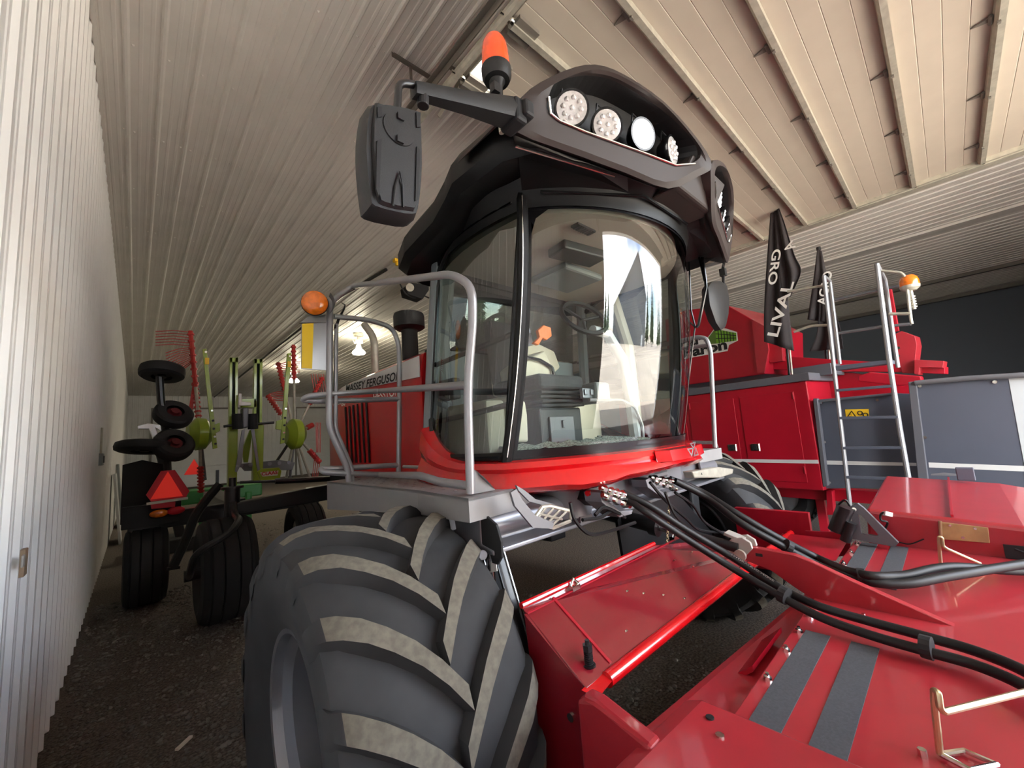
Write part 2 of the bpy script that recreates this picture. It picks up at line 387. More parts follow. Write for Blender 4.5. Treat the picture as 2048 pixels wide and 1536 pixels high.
# ---- drive wheels
def lug_tire(xo, wd, yc, zc, r, name_parent, n=17, flip=1):
    xc = xo+wd/2
    def P(x, rr, a): return V(xc+x, yc+rr*math.cos(a), zc+rr*math.sin(a))
    h = wd/2; N = 72
    prof = [(-h*.80, .338), (-h*.90, .40), (-h*.985, .52), (-h, .585), (-h*.97, .638), (-h*.86, .668), (-h*.5, .684), (0, .69), (h*.5, .684), (h*.86, .668), (h*.97, .638), (h, .585), (h*.985, .52), (h*.90, .40), (h*.80, .338)]
    k = r/.738
    b = B()
    b.grid([[P(x, rr*k, 2*PI*i/N) for i in range(N)] for x, rr in prof], True)
    pitch = 2*PI/n
    for sgn in (-1, 1):
        for i in range(n):
            a0 = i*pitch + (pitch/2 if sgn > 0 else 0) + pitch*.52
            st = []
            for u, rt, rb in ((-.06, .738, .68), (.12, .739, .682), (.3, .738, .682), (.5, .735, .678), (.68, .73, .67), (.84, .708, .65), (.94, .682, .625), (1.0, .645, .60), (1.012, .60, .575)):
                x = sgn*h*u; um = max(u, 0)
                ac = a0 - .50*(um**.66)
                wt = .046+.008*um; wb = .064+.018*um
                if u > .97: wt *= .9
                st.append([P(x, rb*k, ac-wb), P(x, rt*k, ac-wt), P(x, rt*k, ac+wt), P(x, rb*k, ac+wb)])
            n4 = 4
            for j in range(len(st)-1):
                for q in range(3):
                    b.cur = 1 if q == 1 and j < 6 else 0
                    b.add([st[j][q], st[j][q+1], st[j+1][q+1], st[j+1][q]], [(0, 1, 2, 3)])
            b.cur = 0
            b.add(st[0], [(0, 1, 2, 3)]); b.add(st[-1], [(0, 1, 2, 3)])
    return b
def rim(xc, yc, zc, wd, r, hubside):
    h = wd/2*.80; s_ = hubside
    b = B()
    prof = [(-h, r+.02), (-h-.012, r+.012), (-h-.008, r-.006), (-h+.03, r-.012), (-h+.06, r-.05), (-h*.3, r-.055), (h*.3, r-.07), (h-.06, r-.05), (h-.03, r-.012), (h+.008, r-.006), (h+.012, r+.012), (h, r+.02)]
    b.lathe((xc, yc, zc), (1, 0, 0), prof, n=64, caps=False)
    b.lathe((xc, yc, zc), (1, 0, 0), [(s_*h*.05, r-.055), (s_*h*.0, r*.75), (s_*h*-.25, r*.6), (s_*h*-.28, .0)], n=48, caps=False)
    return b
TR, TW, TY = .738, .69, 1.78
for xo, hs, nm in ((.397, 1, 'drive_wheel'), (CM*2-.397-TW+.02, -1, 'drive_wheel')):
    xc = xo+TW/2; zc = TR*.97
    wh = rim(xc, TY, zc, TW, .345, hs).make(nm, 'rim_silver', WR, smooth=True)
    lug_tire(xo, TW, TY, zc, TR, wh).make('tire', ['rubber', 'rubber_dust'], wh, smooth=True, angle=32)
    b = B()
    for i in range(10):
        a = 2*PI*i/10; b.cyl((xc-hs*.075, TY+.16*math.cos(a), zc+.16*math.sin(a)), (xc-hs*.11, TY+.16*math.cos(a), zc+.16*math.sin(a)), .014, n=6)
    b.cyl((xc-hs*.07, TY, zc), (xc-hs*.16, TY, zc), .1, .09, n=24)
    b.make('hub', 'black_steel', wh)
# wheel motor legs
for s_ in (-1, 1):
    x = CM+s_*1.10
    b = B(); b.box((x, 1.72, 1.0), (.14, .34, .62)); b.cyl((x-s_*.05, TY, .716), (x+s_*.35, TY, .716), .17, n=24)
    b.make('wheel_leg', 'black_soft', WR, bevel=.02)
# ---- main frame: front crossbeam, tube, rails
b = B(); b.prism([V(1.1, y, z) for y, z in ((1.36, 1.255), (1.36, 1.275), (1.44, 1.29), (1.44, 1.42), (1.8, 1.42), (1.8, 1.255))], V(2*(CM-1.1), 0, 0))
b.make('front_crossbeam', 'frame_grey', WR, bevel=.006)
b = B(); b.cyl((1.12, 1.46, 1.36), (2*CM-1.12, 1.46, 1.36), .062, n=24); b.make('cross_tube', 'frame_grey', WR, smooth=True)
for s_ in (-1, 1):
    b = B(); b.box((CM+s_*.42, 3.7, 1.2), (.14, 3.9, .24)); b.make('frame_rail', 'black_steel', WR, bevel=.01)
b = B(); b.box((CM, 3.8, 1.38), (1.1, 3.2, .1)); b.box((CM, 4.4, 1.15), (.7, 1.2, .4)); b.make('engine_pan', 'black_soft', WR)
b = B(); b.prism([V(2.02, 1.98, z) if 0 else p for p in [V(1.98, 2.2, .98), V(2.42, 2.2, .98), V(2.46, 2.2, 1.26), V(1.94, 2.2, 1.26)]], V(0, .05, 0)); b.box((2.2, 2.4, 1.0), (.5, .42, .04)); b.make('skid_bracket', 'black_steel', WR)
# ---- rear walking beam and caster wheels
b = B(); b.prism([V(x, 5.6, z) for x, z in ((.86, 1.06), (.86, 1.2), (1.7, 1.26), (CM, 1.28), (2*CM-1.7, 1.26), (2*CM-.86, 1.2), (2*CM-.86, 1.06), (CM, 1.08))], V(0, .16, 0)); b.make('rear_axle_beam', 'black_steel', WR, bevel=.012)
def ribbed_tire(xc, yc, zc, r, wd):
    h = wd/2; prof = [(-h*.62, r*.5), (-h*.85, r*.6), (-h, r*.76), (-h*.93, r*.92), (-h*.75, r*.985)]
    for a, c in ((-.62, -.30), (-.22, .22), (.30, .62)):
        prof += [(h*a-.012, r*.955), (h*a, r*1.0), (h*c, r*1.0), (h*c+.012, r*.955)]
    prof += [(h*.75, r*.985), (h*.93, r*.92), (h, r*.76), (h*.85, r*.6), (h*.62, r*.5)]
    return B().lathe((xc, yc, zc), (1, 0, 0), prof, n=56, caps=False)
for s_ in (-1, 1):
    xw = CM+s_*1.60; yw = 5.6; xs = CM+s_*1.53
    rb = B(); rr = .265
    rb.lathe((xw, yw, .53), (1, 0, 0), [(-.16, rr), (-.17, rr-.02), (-.12, rr-.03), (-.08, .18), (-.06, .06), (-.06, 0)], n=40, caps=False)
    rb.lathe((xw, yw, .53), (1, 0, 0), [(.16, rr), (.17, rr-.02), (.12, rr-.03), (-.06, rr-.05)], n=40, caps=False)
    cw = rb.make('caster_wheel', 'cast_white', WR, smooth=True)
    ribbed_tire(xw, yw, .53, .53, .50).make('tire', 'rubber_black', cw, smooth=True, angle=25)
    b = B(); b.cyl((xs, 5.68, 1.02), (xs, 5.68, 1.36), .075, n=20); b.cyl((xs, 5.68, 1.36), (xs, 5.68, 1.48), .035, n=12); b.cyl((xs, 5.68, 1.36), (xs, 5.68, 1.385), .11, n=20)
    b.make('caster_spindle', 'black_steel', WR, smooth=True)
    b = B(); b.tube([V(xs, 5.62, 1.2), V(xs, 5.5, 1.08), V(xs+s_*-.0, 5.2, 1.06), V(xw-.05, 5.02, .96), V(xw-.31, 5.06, .84), V(xw-.33, 5.2, .65), V(xw-.31, 5.55, .53)], .035, fillet=.15, n=10)
    b.cyl((xw-.35, 5.6, .53), (xw-.14, 5.6, .53), .06, n=16)
    b.make('caster_fork', 'black_steel', WR, smooth=True)
b = B(); b.tube([V(.9, 5.66, 1.42), V(1.15, 5.62, 1.40), V(1.5, 5.6, 1.37)], .016); b.tube([V(1.25, 5.62, 1.39), V(2.0, 5.6, 1.33)], .035)
b.make('steering_cylinder', 'black_steel', WR, smooth=True)

# ---- hood
YH0, YH1, XH = 2.72, 4.98, 1.6
HW = CX-XH
def hood_ring(y, zt, zb, wd):
    q = [(-wd, zb), (-wd, zt-.16), (-wd+.03, zt-.05), (-wd+.12, zt), (0, zt+.05), (wd-.12, zt), (wd-.03, zt-.05), (wd, zt-.16), (wd, zb)]
    return [V(CX+x, y, z) for x, z in q]
b = B(); b.loft([hood_ring(2.72, 2.47, 1.44, HW), hood_ring(3.6, 2.455, 1.44, HW), hood_ring(4.4, 2.43, 1.44, HW), hood_ring(4.8, 2.38, 1.44, HW-.02), hood_ring(4.97, 2.3, 1.46, HW-.07), hood_ring(5.02, 2.2, 1.5, HW-.12)])
hd = b.make('hood', 'hood_red', WR, smooth=True)
b = B(); b.prism([V(XH-.004, y, z) for y, z in ((2.73, 2.235), (2.73, 2.40), (3.6, 2.385), (4.3, 2.37), (4.62, 2.32), (4.42, 2.318), (3.5, 2.27))], V(-.005, 0, 0)); b.make('stripe', 'stripe_white', hd)
text('MASSEY FERGUSON', V(XH-.011, 4.22, 2.298), V(0, -1, -.035), V(0, 0, 1), .075, 'ink_black', hd, width=1.22, shear=.25, bold=.02)
text('HESSTON', V(XH-.011, 3.56, 2.135), V(0, -1, 0), V(0, 0, 1), .072, 'ink_white', hd, width=.5, bold=.015)
text('WR9980', V(XH-.011, 4.66, 2.165), V(0, -1, 0), V(0, 0, 1), .06, 'ink_white', hd, width=.42, bold=.01)
for k in range(6):
    y = 4.28-.105*k
    b = B(); b.prism([V(XH-.003, y, 2.15), V(XH-.003, y-.032, 2.15), V(XH-.003, y-.072, 1.58), V(XH-.003, y-.04, 1.58)], V(-.006, 0, 0)); b.make('vent_slot', 'black_soft', hd)
b = B(); b.cyl((1.92, 3.45, 2.3), (1.92, 3.45, 2.83), .077, n=28); b.lathe((1.92, 3.45, 2.81), (0, 0, 1), [(0, .09), (.012, .125), (.03, .148), (.14, .148), (.165, .14), (.175, .12), (.175, 0)], n=36)
b.cyl((1.92, 3.45, 2.8), (1.92, 3.45, 2.83), .083, n=28)
b.make('air_intake', 'black_plastic', WR, smooth=True)
b = B(); b.tube([V(2.02, 4.46, 2.3), V(2.02, 4.46, 2.98), V(2.02, 4.72, 3.2)], .042, n=16, fillet=.12); b.make('exhaust_pipe', 'galvanised', WR, smooth=True)
b = B(); b.box((CX, 2.66, 1.95), (1.1, .16, 1.0)); b.make('firewall', 'black_soft', WR)

# ---- cab glass
HWB, HWT, SAG, GZ0, GZ1 = .87, .80, .36, 1.64, 2.92
def G(t, s, off=0):
    hw = HWB+(HWT-HWB)*s; yc = 1.13-.34*s+.17*s*s
    # circular front, radius from chord and sag
    R_ = (hw*hw+SAG*SAG)/(2*SAG); am = math.asin(hw/R_); a = am*t
    return V(CX+(R_+off)*math.sin(a), yc+R_-(R_+off)*math.cos(a), GZ0+(GZ1-GZ0)*s)
def band(t0, t1, s0, s1, nt_=12, ns=6, off=0):
    return [[G(t0+(t1-t0)*i/nt_, s0+(s1-s0)*j/ns, off) for i in range(nt_+1)] for j in range(ns+1)]
cabn = B(); 
b = B(); b.grid(band(-1, 1, 0, 1, 40, 24)); ws = b.make('windscreen', 'cab_glass', WR, smooth=True, angle=180)
b = B()
for t0, t1, s0, s1 in ((-1, 1, -.02, .022), (-1, 1, .945, 1.06)): 
    r0 = band(t0, t1, s0, s1, 40, 2, .006); b.grid(r0)
for t0, t1 in ((-1.03, -.955), (.955, 1.03)): b.grid(band(t0, t1, 0, 1, 2, 20, .006))
for sx in (-1, 1):            # rounded upper corners of the printed border
    b.add([G(sx*.955, .945, .006), G(sx*.955, .85, .006), G(sx*.93, .91, .006), G(sx*.86, .945, .006)], [(0, 1, 2, 3)])
b.make('screen_border', 'black_gloss', WR, smooth=True)
def SG(u, s, sx=-1, off=0):        # side glass from the front pillar back
    p = G(sx, s); q = V(CX+sx*(.84-.07*s+.0), 2.26-.12*s, p.z)
    m = p.lerp(q, u); m.x += sx*(.055*4*u*(1-u)+off)
    return m
def srow(zlo, s, sx, off=0, n=14):
    return [SG(i/n, s, sx, off) for i in range(n+1)]
for sx, nm in ((-1, 'side_window'), (1, 'side_window')):
    b = B(); rows = []
    ns = 16
    for j in range(ns+1):
        row = []
        for i in range(15):
            u = i/14; lo = .0+(.19*max(0, (u-.72)/.28)**2); hi = 1-.10*max(0, (u-.6)/.4)**2
            row.append(SG(u, lo+(hi-lo)*j/ns, sx))
        rows.append(row)
    b.grid(rows); b.make(nm, 'side_glass', WR, smooth=True, angle=180)
    b = B()                                       # black rubber edge
    edge = rows[0][:]+[r[-1] for r in rows[1:-1]]+rows[-1][::-1]
    b.tube(edge+[edge[0]], .022, n=6); b.make('window_seal', 'black_gloss', WR, smooth=True)
    b = B(); b.tube([G(sx*1.0, s/10, .0) for s in range(-1, 12)], .030, n=8); b.make('front_pillar', 'roof_black', WR, smooth=True)
    b = B(); b.tube([SG(1.03, s/10, sx) for s in range(-1, 11)], .045, n=8); b.make('rear_pillar', 'cab_grey', WR, smooth=True)
b = B(); b.tube([G(-1.0, s/14, .032) for s in range(0, 15)], .0028, n=6); b.make('pillar_trim', 'chrome', WR, smooth=True)
# header band between glass and roof
b = B()
ring = lambda s, o: [G(t/10, s, o) for t in range(-10, 11)]+[SG(u/6, s, 1, o) for u in range(1, 7)]+[SG(1-u/6, s, -1, o) for u in range(0, 6)]
b.grid([ring(.93, .012) if 0 else ring(.955, .012), ring(1.0, .02), ring(1.06, .06), ring(1.10, .12)], True); b.make('window_header', 'roof_black', WR, smooth=True)

# ---- red cowl below the glass
def cow(i, off, z, n=40):
    return None
def cowl_plan(off):
    pts = [(SG(1-u/8, 0, -1)) for u in range(0, 8)]+[G(t/12, 0) for t in range(-12, 13)]+[SG(u/8, 0, 1) for u in range(1, 9)]
    o = []
    for k, p in enumerate(pts):
        a, c = pts[max(0, k-1)], pts[min(len(pts)-1, k+1)]; d = (c-a); n = V(d.y, -d.x, 0).normalized()
        o.append(p+n*off)
    return o
def rear_rise(k, n, h):
    u = max(0, (6-k)/6, (k-(n-7))/6); return h*u*u
rowsC = []
for off, z, h in ((-.015, 1.625, .24), (.045, 1.612, .2), (.062, 1.585, .12), (.05, 1.565, .08), (.085, 1.52, .04), (.095, 1.50, .03), (.06, 1.475, 0), (-.02, 1.455, 0)):
    pp = cowl_plan(off); n = len(pp); row = []
    for k, p in enumerate(pp):
        q = V(p.x, p.y, z+rear_rise(k, n, h)); c = abs(k-(n-1)/2)/((n-1)/2)
        if z < 1.53: q.z += .03*(1-min(1, c*2.2))-.012*(1 if .25 < c < .45 else 0)
        row.append(q)
    rowsC.append(row)
b = B(); b.grid(rowsC); cowl = b.make('cowl', 'cab_red', WR, smooth=True, angle=28)
b = B(); 
def CWL(t, s, off): p = G(t, 0); a = G(t-.02, 0); c = G(t+.02, 0); d = c-a; n = V(d.y, -d.x, 0).normalized(); return p+n*off+V(0, 0, s)
b.loft([[CWL(t, -.030, .06), CWL(t, -.036, .06+k*.048), CWL(t, -.092, .066+k*.052), CWL(t, -.098, .075)] for t, k in ((-.20, .1), (-.13, .95), (0, 1), (.12, 1), (.24, 1), (.36, .95), (.42, .1))]); b.make('emblem_panel', 'cab_red', cowl, smooth=True, angle=30)
for (tt, zz, sc) in ((.06, -.062, 1), (.13, -.066, -1), (.10, -.03, .8)):
    b = B(); r = .028
    tri = [CWL(tt-.045, zz+.022*sc, .122), CWL(tt+.045, zz+.022*sc, .122), CWL(tt, zz-.026*sc, .124)]
    tin = [V(p)*.55+V(sum((V(q) for q in tri), V(0, 0, 0))/3)*.45 for p in tri]
    b.add(tri+tin, [(0, 1, 4, 3), (1, 2, 5, 4), (2, 0, 3, 5)]); b.make('emblem', 'steel_bright', cowl)
# cab floor and back
b = B(); b.prism([V(p.x, p.y, 1.52) for p in cowl_plan(-.03)], V(0, 0, .1)); b.make('cab_floor', 'cab_dark', WR)
b = B(); b.box((CX, 2.34, 1.98), (1.5, .05, .75)); b.make('cab_rear_panel', 'cab_grey', WR)
b = B(); b.add([V(1.46, 2.30, 2.36), V(2.94, 2.30, 2.36), V(2.9, 2.22, 2.86), V(1.5, 2.22, 2.86)], [(0, 1, 2, 3)]); b.make('rear_window', 'side_glass', WR)

# ---- cab interior
b = B(); b.prism([V(p.x, p.y, 2.86) for p in [SG(1-u/6, .95, -1, -.05) for u in range(0, 6)]+[G(t/8, .95, -.05) for t in range(-8, 9)]+[SG(u/6, .95, 1, -.05) for u in range(1, 7)]], V(0, 0, .06)); b.make('headliner', 'headliner', WR)
b = B(); b.box((2.0, 1.45, 2.835), (.36, .16, .06), (0, 0, -.15)); b.make('roof_radio', 'cab_dark', WR, bevel=.012)
b = B(); b.box((2.25, 1.75, 2.83), (.42, .34, .05)); b.make('roof_console', 'cab_grey', WR, bevel=.02)
b = B(); b.box((1.80, 1.25, 2.852), (.16, .05, .012))
for k in range(7): b.box((1.74+.02*k, 1.25, 2.844), (.008, .045, .008))
b.make('air_vent', 'cab_dark', WR)
b = B(); b.box((2.08, 1.98, 1.77), (.42, .44, .26)); sb = b.make('seat_box', 'cab_dark', WR, bevel=.015)
b = B(); b.box((2.06, 1.752, 1.74), (.24, .02, .2)); b.box((2.06, 1.74, 1.79), (.02, .02, .05)); b.box((2.06, 1.735, 1.67), (.14, .02, .018)); b.make('drawer', 'bracket_grey', sb, bevel=.005)
b = B()
for k in range(4): b.box((2.08, 1.95, 1.915+.028*k), (.44-.02*(k % 2), .44, .02))
b.make('seat_suspension', 'black_soft', WR, bevel=.006)
b = B(); b.box((2.08, 1.96, 2.07), (.46, .48, .1)); b.make('seat_cushion', 'seat_cloth', WR, bevel=.035, seg=3)
b = B(); b.box((2.08, 2.2, 2.34), (.44, .1, .5), (-.12, 0, 0)); b.make('seat_back', 'seat_cloth', WR, bevel=.04, seg=3)
b = B(); b.prism([ay(x, y, 1.95) for x, y in ((1062, 715), (1090, 700), (1107, 735), (1104, 760), (1090, 795), (1072, 798), (1040, 782), (1035, 735))], V(0, .3, 0)); b.make('armrest_console', 'beige', WR, bevel=.02, seg=3)
b = B(); b.tube([ay(x, y, 1.93) for x, y in ((1040, 712), (1080, 720), (1105, 735), (1108, 752), (1096, 790), (1080, 815))], .012, fillet=.02); b.make('console_handrail', 'black_gloss', WR, smooth=True)
b = B(); b.prism([ay(x, y, 2.1) for x, y in ((1050, 690), (1075, 685), (1110, 702), (1122, 735), (1095, 760), (1040, 745))], V(0, .12, 0)); b.make('side_console', 'beige', WR, bevel=.02, seg=3)
b = B(); b.prism([ay(x, y, 1.75) for x, y in ((1022, 790), (1040, 790), (1052, 805), (1056, 830), (1058, 884), (1020, 886))], V(0, .3, 0)); b.make('battery_cover', 'beige', WR, bevel=.015, seg=3)
b = B(); b.box((1.5, 1.95, 1.8), (.14, .4, .3)); b.make('left_cabinet', 'beige', WR, bevel=.02)
b = B(); b.box((2.62, 2.1, 1.82), (.34, .3, .4)); b.make('tool_box', 'beige', WR, bevel=.015)
b = B(); b.box((2.36, 1.72, 1.99), (.16, .24, .14)); b.make('switch_box', 'cab_grey', WR, bevel=.02)
b = B(); b.box((2.24, 1.66, 1.985), (.12, .03, .07)); b.box((2.2, 1.64, 1.99), (.03, .02, .04)); b.box((2.27, 1.64, 1.99), (.03, .02, .04)); b.make('pedal_pair', 'frame_grey', WR, bevel=.006)
b = B(); b.prism([ay(x, y, 1.8) for x, y in ((1068, 686), (1080, 674), (1077, 660), (1088, 650), (1102, 655), (1104, 672), (1094, 680), (1086, 676), (1078, 690))], V(0, .03, 0)); b.make('speed_lever', 'orange_lever', WR, bevel=.005)
b = B(); b.prism([ay(x, y, 1.9) for x, y in ((1046, 612), (1052, 622), (1068, 690), (1046, 694), (1040, 660))], V(0, .04, 0)); b.make('monitor', 'frame_grey', WR, bevel=.006)
b = B(); b.lathe(ay(1165, 640, 1.75), (-.25, -.75, .55), [(0, .175), (.014, .192), (.03, .192), (.042, .175), (.03, .158), (.014, .158), (0, .175)], n=40, caps=False)
for a in (0.3, 2.4, 4.5):
    c = ay(1165, 640, 1.75); ax_ = V(-.25, -.75, .55).normalized(); x_ = ax_.orthogonal().normalized(); y_ = ax_.cross(x_)
    b.tube([c, c+(x_*math.cos(a)+y_*math.sin(a))*.175+ax_*.012], .012, n=6)
stw = b.make('steering_wheel', 'black_soft', WR, smooth=True)
b = B(); b.tube([ay(x, y, 1.68) for x, y in ((1185, 660), (1215, 668), (1245, 720), (1262, 800), (1275, 890))], .035, n=10, taper=.05); b.make('steering_column', 'light_panel', WR, smooth=True)
b = B(); b.tube([ay(x, y, 1.62) for x, y in ((1178, 800), (1245, 800), (1270, 815), (1285, 850), (1288, 892))], .011, n=8, fillet=.03); b.make('grab_bar', 'rail_grey', WR, smooth=True)
b = B(); b.tube([V(2.98, 1.75, 1.64), V(2.98, 1.75, 2.4), V(2.9, 1.8, 2.84)], .05, n=10); b.make('door_post', 'beige', WR, smooth=True)
b = B(); b.tube([V(1.5, 2.28, 1.7), V(1.5, 2.28, 2.4), V(1.52, 2.2, 2.84)], .06, n=10); b.make('rear_post', 'cab_grey', WR, smooth=True)
for zz in (2.22, 1.86):
    b = B(); b.tube([V(1.40, 2.22, zz), V(1.40, 1.8, zz+.02), V(1.44, 1.5, zz+.05)], .016, n=8); b.make('door_bar', 'black_soft', WR, smooth=True)
b = B(); b.box((1.43, 2.1, 2.05), (.06, .16, .13)); b.make('door_latch', 'black_plastic', WR, bevel=.01)
b = B(); rows = [[V(1.5+1.05*i/30, 1.60-.42*math.sin(PI*(i+1)/32)+.16*j-.02, 1.645+.012*j+.012*((i*7+j*5) % 3)) for i in range(31)] for j in range(3)]
b.grid(rows); b.make('floor_carpet', 'floor_mat', WR, smooth=True)

# ---- roof
def roof_ring(z, ins, yf=.93):
    q = [(-.60, yf+ins), (-.95, 1.0+ins*.8), (-1.09+ins, 1.2), (-1.10+ins, 1.5), (-1.06+ins, 1.62), (-1.06+ins, 1.75), (-1.04+ins, 2.1), (-.98+ins, 2.3-ins*.3), (-.8+ins*.6, 2.42-ins), (-.4, 2.46-ins)]
    L_ = [(CX+x, y) for x, y in q]; R_ = [(2*CX-x, y) for x, y in L_[::-1]]
    return [V(x, y, z - .08*max(0, y-1.55) - (.06 if 1.7 < y else 0)) for x, y in L_+R_]
b = B(); b.loft([roof_ring(3.0, .22), roof_ring(2.95, .05), roof_ring(2.985, 0), roof_ring(3.08, .0), roof_ring(3.17, .06), roof_ring(3.24, .18), roof_ring(3.27, .4)])
roof = b.make('cab_roof', 'roof_black', WR, smooth=True, angle=50)
# light pods
FA, FB, FC = V(1.07, 1.02, 2.94), V(2.0, .78, 2.94), V(1.56, .78, 3.3)
FN = (FB-FA).cross(FC-FA).normalized()
if FN.y > 0: FN = -FN
fp = lambda x, y, o=0: apl(x, y, FA, FN)+FN*o
outerP = [(1030, 262), (1036, 215), (1060, 178), (1130, 141), (1190, 129), (1250, 150), (1330, 205), (1400, 284), (1424, 332), (1398, 352), (1337, 377), (1250, 345), (1160, 312)]
innerP = [(1100, 226), (1096, 200), (1112, 163), (1150, 150), (1190, 147), (1240, 160), (1325, 212), (1388, 272), (1402, 308), (1386, 325), (1350, 328), (1290, 305), (1170, 262)]
def rounded(pts, k=3):
    P = pts[-1:]+pts+pts[:2]; o = []
    for i in range(1, len(P)-2):
        a, b_, c, d = P[i-1:i+3]
        for j in range(k):
            t = j/k; o.append(tuple(.5*(2*b_[q]+(c[q]-a[q])*t+(2*a[q]-5*b_[q]+4*c[q]-d[q])*t*t+(3*b_[q]-a[q]-3*c[q]+d[q])*t**3) for q in (0, 1)))
    return o
outerP, innerP = rounded(outerP), rounded(innerP)
def pod(mf):
    o = [mf(fp(*p)) for p in outerP]; i = [mf(fp(*p)) for p in innerP]; m_ = [mf(fp(*p)+ (fp(1245, 250)-fp(*p))*.10 + FN*.012) for p in outerP]
    back = [mf(fp(*p)+V(.0, .42, -.0) if p[1] < 220 or p[0] > 1395 else fp(*p)+V(0, .05, .03)) for p in outerP]; inn = [mf(fp(*p)-FN*.13 + (fp(1245, 250)-fp(*p))*.12) for p in innerP]
    inn2 = [mf(fp(*p)-FN*.02) for p in innerP]
    b = B(); b.grid([back, o, m_, i, inn2], True)
    po = b.make('light_pod', 'roof_brown', WR, smooth=True, angle=30)
    b = B(); b.grid([inn2, inn], True); b.add(inn, [tuple(range(len(inn)))]); b.make('pod_recess', 'black_plastic', po)
    b = B(); b.tube([mf(fp(*p, .006)) for p in ((1096, 195), (1100, 228), (1118, 243), (1170, 265), (1290, 308), (1350, 331), (1388, 328))], .005, n=6); b.make('pod_trim', 'chrome', po, smooth=True)
    return po
podL = pod(lambda p: p); podR = pod(mirx)
def work_lamp(c, n, par, r=.07, glow=False):
    n = V(n).normalized(); b = B()
    b.lathe(c-n*.05, n, [(0, .0), (.0, r*.7), (.03, r*1.0), (.055, r*1.12), (.066, r*1.12), (.066, r*.98)], n=28, caps=False)
    l = b.make('work_lamp', 'black_gloss', par, smooth=True)
    b = B(); x_ = n.orthogonal().normalized(); y_ = n.cross(x_)
    b.lathe(c-n*.05, n, [(.056, r), (.066, r*.97), (.07, r*.5), (.071, 0)], n=28)
    for k in range(9):
        rr = 0 if k == 0 else r*.58; a = 2*PI*k/8
        b.ball(c+n*.018+(x_*math.cos(a)+y_*math.sin(a))*rr, r*.17, 8, 5)
    b.make('lens', 'lamp_glow' if glow else 'lamp_lens', l, smooth=True)
    b = B(); b.tube([c+V(-.022, .03, .07), c+V(-.022, .02, .115), c+V(.022, .02, .115), c+V(.022, .03, .07)], .005, n=6); b.make('lamp_bracket', 'black_steel', l)
for (px, py), n, g in (((1152, 212), (-.62, -.72, -.32), 0), ((1222, 247), (-.5, -.82, -.28), 0), ((1293, 265), (-.28, -.93, -.22), 1), ((1351, 299), (.10, -.98, -.12), 0)):
    c = fp(px, py, -.035)
    work_lamp(c, n, podL, .068, g)
    work_lamp(mirx(c), mirx(V(n), 0), podR, .068, 1)
b = B(); b.tube([fp(1135, 243, -.02), fp(1140, 236, -.04)], .012, n=6); b.make('wiring_plug', 'white_plastic', podL)
# centre panel between the pods
cpl = [(1372, 367), (1443, 425)]
b = B(); q0 = [V(2.0, .79, 2.945), V(2.46, .79, 2.945), V(2.52, .72, 3.12), V(2.08, .72, 3.12)]
b.loft([q0, [p+V(0, .45, 0.02) for p in q0]]); b.make('roof_centre_panel', 'roof_brown', WR, bevel=.012)
b = B(); b.loft([[V(2.12, .78, 3.15), V(2.6, .78, 3.15), V(2.7, 1.2, 3.27), V(2.0, 1.2, 3.27)], [V(2.12, .80, 3.10), V(2.6, .80, 3.10), V(2.7, 1.2, 3.2), V(2.0, 1.2, 3.2)]]); b.make('roof_hatch', 'light_panel', WR, bevel=.01)
# underside skin of the roof overhang
b = B(); 
lipL = [fp(1032, 263), fp(1160, 313), fp(1250, 346), fp(1337, 378), V(1.99, .80, 2.945)]
lip = lipL+[V(2.2, .80, 2.945)]+[mirx(p) for p in lipL[::-1]]
n = len(lip); r1 = [p+V(0, .02, .0) for p in lip]; r2 = [p.lerp(G(-1+2*i/(n-1), 1.02, .05), .55)+V(0, 0, .05) for i, p in enumerate(lip)]; r3 = [G(-1+2*i/(n-1), 1.02, .03) for i in range(n)]
b.grid([r1, r2, r3]); b.make('roof_underside', 'roof_black', WR, smooth=True, angle=60)
b = B(); b.tube([r2[0].lerp(r1[0], .6)-V(0, 0, .012), r2[2].lerp(r1[2], .5)-V(0, 0, .015)], .006, n=6); b.make('wiper_rod', 'chrome', WR, smooth=True)
b = B(); b.tube([G(-.9, 1.0, .05)-V(0, 0, .0), G(-.3, 1.01, .06), G(.2, 1.0, .055)], .009, n=6); b.make('rain_gutter', 'black_gloss', WR, smooth=True)

# ---- beacon on the roof corner
bc = V(1.075, 1.1, 2.985)
b = B(); b.cyl(bc, bc+V(-.005, 0, .14), .012, n=10); bt = b.make('beacon_post', 'galvanised', WR, smooth=True)
b = B(); b.lathe(bc+V(-.005, 0, .09), (0, 0, 1), [(0, .016), (.05, .016), (.055, .02), (.12, .022), (.14, .034), (.145, .053), (.165, .062), (.20, .063), (.205, .055)], n=28); b.box(bc+V(-.04, -.02, .165), (.03, .03, .04))
b.make('beacon_base', 'black_plastic', bt, smooth=True)
b = B(); b.lathe(bc+V(-.005, 0, .29), (0, 0, 1), [(0, .059), (.03, .059), (.08, .057), (.115, .052), (.14, .041), (.15, .024), (.153, 0)], n=28); b.make('beacon_dome', 'beacon_orange', bt, smooth=True)
b = B(); b.tube(catmull([bc+V(.01, -.01, .14), bc+V(.045, -.02, .08), bc+V(.04, -.02, .04), bc+V(.01, -.01, .07)]), .006, n=6); b.make('beacon_wire', 'black_soft', bt, smooth=True)

